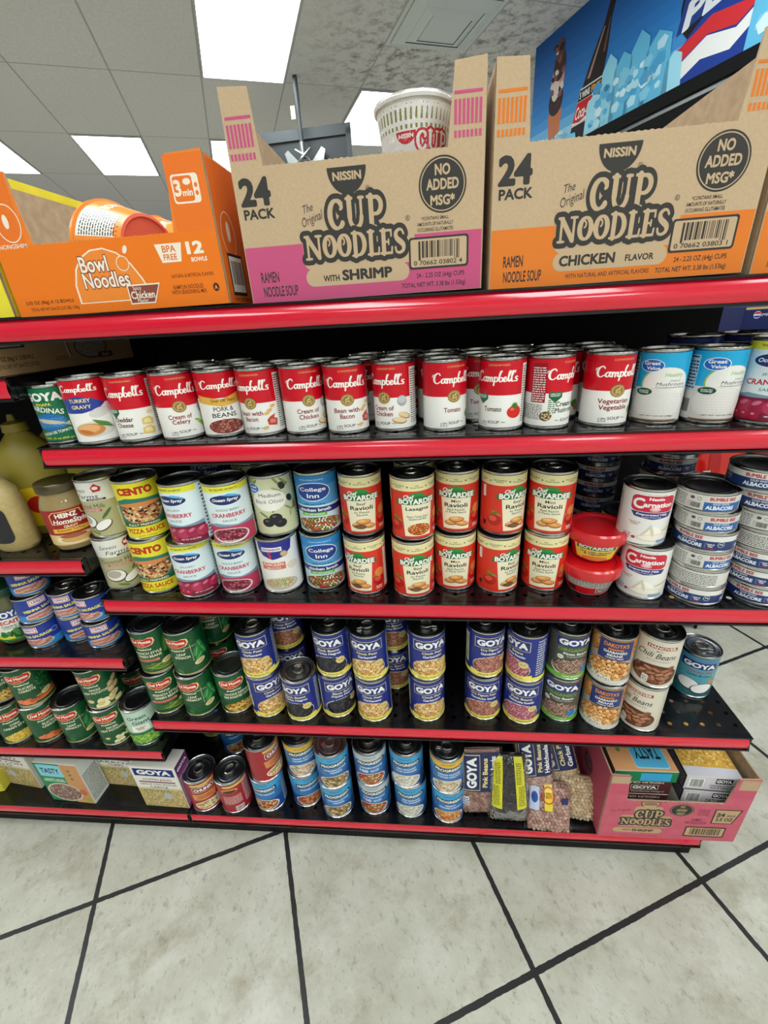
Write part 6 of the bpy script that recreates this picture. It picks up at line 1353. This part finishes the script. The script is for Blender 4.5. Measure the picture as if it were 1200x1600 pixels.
def lamp(i, j, label, grp=None):
    t = thing('ceiling_light', label, 'ceiling light', grid(i+.5, j+.5, HC), PH, grp)
    w, l = .29, .594
    bm = bmesh.new(); box(bm, -w, w, -l, l, -.006, -.003); obj('diffuser', bm, EM, t)
    bm = bmesh.new()
    for x0, x1, y0, y1 in ((-.3, -.288, -.605, .605), (.288, .3, -.605, .605), (-.288, .288, -.605, -.592), (-.288, .288, .592, .605)): box(bm, x0, x1, y0, y1, -.012, -.001)
    obj('lamp_frame', bm, FRM, t)
for i, j, lb in ((2, -1, 'large bright ceiling panel at the top of the picture'), (0, 1, 'bright ceiling panel above the orange carton'), (2, 1, 'ceiling panel behind the left flap of the shrimp carton'), (4, 0, 'ceiling panel left of the noodle cup'), (-2, 1, 'ceiling panel at the left edge of the picture')): lamp(i, j, lb)
for i, j in ((0, -3), (2, -3), (-2, -3), (4, -3), (0, -5), (2, -5), (4, -5), (-2, -5), (6, -5), (-4, -1), (-4, -3), (2, -7), (-2, -7), (5, -7)): lamp(i, j, 'bright ceiling panel over the aisles, outside the picture', 'ceiling panels outside the picture')
# air vent
v = thing('ceiling_vent', 'white square air diffuser in the stained ceiling', 'air vent', grid(4.5, -.75, HC), PH)
VM = mat('vent_white', 'E0E4E4', .4)
for k, (a0, a1, z0, z1) in enumerate(((.300, .285, -.001, -.006), (.27, .2, -.004, -.03), (.215, .14, -.012, -.042))):
    bm = bmesh.new(); vs = [[bm.verts.new((sx*q, sy*q, z)) for sx, sy in ((-1, -1), (1, -1), (1, 1), (-1, 1))] for q, z in ((a0, z0), (a1, z1))]
    vs.append([bm.verts.new((x_.co.x*.96, x_.co.y*.96, x_.co.z+.004)) for x_ in vs[1]])
    for p, q in ((0, 1), (1, 2)):
        for e in range(4): bm.faces.new((vs[p][e], vs[p][(e+1) % 4], vs[q][(e+1) % 4], vs[q][e]))
    obj('vent_louver' if k else 'vent_frame', bm, VM, v)
bm = bmesh.new(); box(bm, -.13, .13, -.13, .13, -.036, -.034); obj('vent_core', bm, VM, v)
bm = bmesh.new(); box(bm, -.27, .27, -.27, .27, -.0022, -.0012); obj('vent_backing', bm, mat('vent_dark', '50504E', .7), v)
# hanging screen with its ceiling pole
GP = mat('screen_grey', '4A5054', .5); GP2 = mat('screen_dark', '30363A', .45)
PT = onz(460, 118, HC)
s_ = thing('hanging_screen', 'grey screen back hung from the ceiling on a pole', 'screen', (PT.x, PT.y, 0), -.05)
bm = bmesh.new(); tube(bm, [(0, 0, HC-.002), (0, 0, 2.36)], .018, 12); obj('ceiling_pole', bm, GP, s_, True)
bm = bmesh.new(); box(bm, -.4, .36, .12, .19, 1.97, 2.56); o = obj('screen_body', bm, GP2, s_)
bm = bmesh.new(); box(bm, -.42, .38, .1, .12, 2.51, 2.58); box(bm, .34, .38, .1, .12, 2.0, 2.55); obj('screen_frame', bm, GP, s_)
BR = mat('bracket_steel', 'B4B8B8', .3, .9)
for sx in (-1, 1):
    bm = bmesh.new(); prism(bm, [(sx*.03, 2.2), (sx*.12, 2.26), (sx*.17, 2.42), (sx*.14, 2.44), (sx*.06, 2.36)], .06, .068); obj('bracket_plate', bm, BR, s_)
bm = bmesh.new()
for pts in ([(-.06, 0, 2.42), (0, -.02, 2.38), (.05, 0, 2.34), (0, -.03, 2.26), (-.08, 0, 2.16)], [(.06, 0, 2.42), (0, -.03, 2.36), (-.05, 0, 2.32), (.02, -.02, 2.24), (.09, 0, 2.16)], [(0, .02, 2.4), (-.03, -.02, 2.3), (-.02, 0, 2.14)]): tube(bm, [tuple(p) for p in spline(pts, 4)], .009, 8)
obj('cable', bm, BR, s_, True)
bm = bmesh.new(); tube(bm, [(0, -.004, 2.46), (0, -.004, 2.36)], .022, 12); obj('pole_collar', bm, BR, s_, True)
bm = bmesh.new(); box(bm, -.055, -.02, -.024, -.022, 2.6, 2.68); o = obj('paper_tag', bm, mat('tag_paper', 'D8D8B8', .7), s_); 
# ------------------------------------------------------------------ cooler wall with picture header
T = Vector((.868, 3.661, 0)); FP = .397
c_ = thing('drinks_cooler', 'glass door drinks cooler with blue bottle picture header', 'cooler', (T.x, T.y, 0), FP-PI/2)
# local x runs from the far end towards the camera side, local -y faces the aisle
CB = mat('cooler_black', '141416', .35, 0, .3); CG = mat('cooler_grey', '6E7274', .3, .6)
LZ = 2.17; CM = mat('rail_black', '0C0C0E', .75, spec=.2)
rbox('header_box', 0, 4.4, .002, .06, LZ, HC-.002, CB, c_)
def banner(a, W, H):
    # W,H in mm
    for k in range(12): a.rect(0, H*k/12, W, H*(k+1)/12+.5, ('CFEAF6', '9CD0EE', '6CB2E2', '4494DA', '3286D2', '2C7ECC', '2A78C6', '2872C0', '266CBA', '2466B4', '2260AE', '205CAA')[k], lv=0)
    r = random.Random(5)
    # iced sundae cone
    a.poly([(230, 60), (330, 60), (350, 240), (200, 240)], 'C87850')
    for x, y, rx, ry, c in ((275, 300, 75, 80, '3A2024'), (280, 400, 70, 90, 'C8A098'), (265, 360, 40, 60, 'E8D8D0'), (290, 480, 60, 80, '4A2C2C'), (285, 560, 40, 60, '6A4440')): a.ell(x, y, rx, ry, c)
    for k in range(20): a.ell(280+r.uniform(-60, 60), r.uniform(280, 590), 14, 22, r.choice(('3A2024', 'E8D8D0', '8A5A54')), r.uniform(0, 180), 10)
    # cola bottle
    def lean(pts, k): return [(x+k*y, y) for x, y in pts]
    bx = 540; _p, _r = a.poly, a.rect; ln = .33
    a.poly = lambda pts, c, lv=None: _p(lean(pts, ln), c, lv)
    a.rect = lambda x0, y0, x1, y1, c, lv=None: a.poly([(x0, y0), (x1, y0), (x1, y1), (x0, y1)], c, lv)
    a.poly([(bx-95, 0), (bx-100, 200), (bx-70, 380), (bx-28, 520), (bx-24, H), (bx+24, H), (bx+28, 520), (bx+70, 380), (bx+100, 200), (bx+95, 0)], '241A1C'); a.poly([(bx-60, 300), (bx-20, 500), (bx-10, 500), (bx-36, 300)], 'B08878'); a.poly([(bx+30, 380), (bx+14, 520), (bx+20, 520), (bx+50, 380)], '6A5048')
    a.rect(bx-102, 90, bx+102, 270, 'E8DCD4'); a.rect(bx-100, 96, bx+100, 205, 'C81C24'); a.rect(bx-100, 208, bx+100, 262, '1E1A1C'); a.text('5 WINS', bx+32, 235, 90, 34, 'F0ECE8', .04); a.text('FREE', bx+129, 235, 80, 34, 'F0A020', .04); a.text('Coca-Cola', bx+50, 150, 180, 64, 'F4F0EC', .02, .35)
    a.poly([(bx-100, 110), (bx-30, 100), (bx+60, 124), (bx+100, 112), (bx+100, 100), (bx-20, 96), (bx-100, 98)], 'F0ECE8')
    # pepsi bottle, tilted
    a.poly, a.rect = _p, _r; px = 1440; e0 = len(a.el)
    a.ell(px-30, 560, 250, 260, '1E1C24'); a.rect(px-230, 0, px+240, 300, '1E1C24'); a.ell(px-140, 600, 50, 120, '5A5864', 10); a.ell(px-60, 640, 14, 60, '9A98A4', 20)
    a.ell(px-10, 210, 250, 200, '1F3F98'); a.poly([(px-250, 250), (px-60, 300), (px+100, 240), (px+240, 300), (px+240, 240), (px+100, 170), (px-60, 220), (px-250, 170)], 'F0F0F0'); a.poly([(px-250, 330), (px-60, 370), (px+100, 320), (px+240, 380), (px+240, 310), (px+100, 250), (px-60, 305), (px-250, 258)], 'D83038')
    a.rect(px-260, 400, px+250, 540, '24408C'); a.text('PEPSI', px-10, 450, 440, 110, 'E8ECF4', .05); a.rect(px-250, 545, px+230, 590, 'E0D8E0'); a.text('COLA SPORTS', px-10, 567, 400, 32, 'A02434', .03)
    a.poly([(px+240, 60), (px+300, 100), (px+330, 600), (px+260, 640)], '2A2830')
    for q in range(e0, len(a.el)):
        e = a.el[q]; v2 = [(x+.18*(y-140), y-140+.16*(x-px)) for x, y in e[0]]; a.el[q] = (v2, e[1], e[2], (min(p[0] for p in v2), min(p[1] for p in v2), max(p[0] for p in v2), max(p[1] for p in v2)), e[4], e[5])
    # ice
    for x0, x1, top in ((-10, 480, 110), (620, 1220, 400), (1640, 2500, 560), (2500, 4400, 300)):
        x = x0
        while x < x1:
            w = r.uniform(70, 150); h = top*r.uniform(.7, 1.15)*(.55+.45*math.sin(PI*min(1, max(0, (x-x0)/(x1-x0)))))
            a.poly([(x-20, 0), (x-10, h*.8), (x+w*.4, h), (x+w, h*.85), (x+w+20, 0)], r.choice(('7CCCEC', '92D8F2', '66BEE6', 'A6E0F6')), lv=8)
            x += w
        for k in range(int((x1-x0)/14)):
            x = r.uniform(x0+30, x1-60); y = r.uniform(0, top*.5); s = r.uniform(16, 46); q = r.uniform(0, 6)
            a.poly([(x+s*math.cos(q+t), y+s+s*.8*math.sin(q+t)) for t in (0, 1.1, 2.4, 3.6, 4.9)], r.choice(('B8E6F8', '5CB2E0', 'D4F2FC', '84CCEC', '4CA2D6')), lv=9+k % 4)
    a.ell(2350, 330, 230, 240, 'D8482C'); a.ell(2350, 330, 150, 160, 'F0E8E0')
hb = Art('paper'); banner(hb, 4400, (HC-LZ)*1000-4)
ho = hb.build('header_picture', flatmap(TR(0, 0, LZ+.002)), c_, du=0, step=.5)
ho.data.materials[0].name
for y0, y1, z0, z1, m_ in ((-.03, .06, LZ-.06, LZ, CM), (-.012, .06, LZ-.085, LZ-.06, CG), (-.02, .06, LZ-.17, LZ-.085, CM)): rbox('header_rail', 0, 4.4, y0, y1, z0, z1, m_, c_)
rbox('cooler_side', 0, .04, .06, .62, .0, LZ, CB, c_); rbox('cooler_rear', 0, 4.4, .6, .62, 0, LZ, mat('cooler_inside', 'C8CCCC', .5), c_); rbox('cooler_base', 0, 4.4, 0, .6, 0, .14, CB, c_)
GL = bpy.data.materials.new('cooler_glass'); GL.use_nodes = True; nt = GL.node_tree; nt.nodes.clear()
oo = nt.nodes.new('ShaderNodeOutputMaterial'); mx = nt.nodes.new('ShaderNodeMixShader'); t_ = nt.nodes.new('ShaderNodeBsdfTransparent'); g_ = nt.nodes.new('ShaderNodeBsdfGlossy'); g_.inputs['Roughness'].default_value = .03; t_.inputs['Color'].default_value = (.6, .65, .66, 1)
fz = nt.nodes.new('ShaderNodeFresnel'); nt.links.new(fz.outputs[0], mx.inputs[0]); nt.links.new(t_.outputs[0], mx.inputs[1]); nt.links.new(g_.outputs[0], mx.inputs[2]); nt.links.new(mx.outputs[0], oo.inputs[0])
for k in range(5):
    x0 = .06+k*.86
    bm = bmesh.new()
    for a_ in ((x0, x0+.05, .16, 1.99), (x0+.79, x0+.84, .16, 1.99), (x0+.05, x0+.79, .16, .22), (x0+.05, x0+.79, 1.93, 1.99)): box(bm, a_[0], a_[1], -.01, .02, a_[2], a_[3])
    d_ = obj('cooler_door', bm, CB, c_)
    bm = bmesh.new(); box(bm, x0+.05, x0+.79, .002, .008, .22, 1.93); obj('glass_pane', bm, GL, d_)
    bm = bmesh.new(); tube(bm, [(x0+.76, -.012, .9), (x0+.76, -.05, .94), (x0+.76, -.05, 1.3), (x0+.76, -.012, 1.34)], .01, 8); obj('door_handle', bm, CG, d_, True)
for z in (.5, .85, 1.2, 1.55, 1.85): rbox('cooler_shelf', .05, 4.38, .1, .58, z, z+.02, CG, c_)

# ------------------------------------------------------------------ camera and view
cd = bpy.data.cameras.new('camera'); co = bpy.data.objects.new('camera', cd); col.objects.link(co)
cd.sensor_fit = 'VERTICAL'; cd.sensor_height = 36; cd.sensor_width = 27; cd.lens = FPX*36/1600; cd.clip_start = .02
Mx = Matrix((cR, cU, -cF)).transposed().to_4x4(); Mx.translation = CAM; co.matrix_world = Mx
sc.camera = co
w = bpy.data.worlds.new('world'); sc.world = w; w.use_nodes = True; w.node_tree.nodes['Background'].inputs[0].default_value = (.8, .85, .9, 1); w.node_tree.nodes['Background'].inputs[1].default_value = .3
vs_ = sc.view_settings; vs_.view_transform = 'Standard'; vs_.look = 'None'; vs_.gamma = 1; vs_.use_curve_mapping = False; vs_.exposure = 0
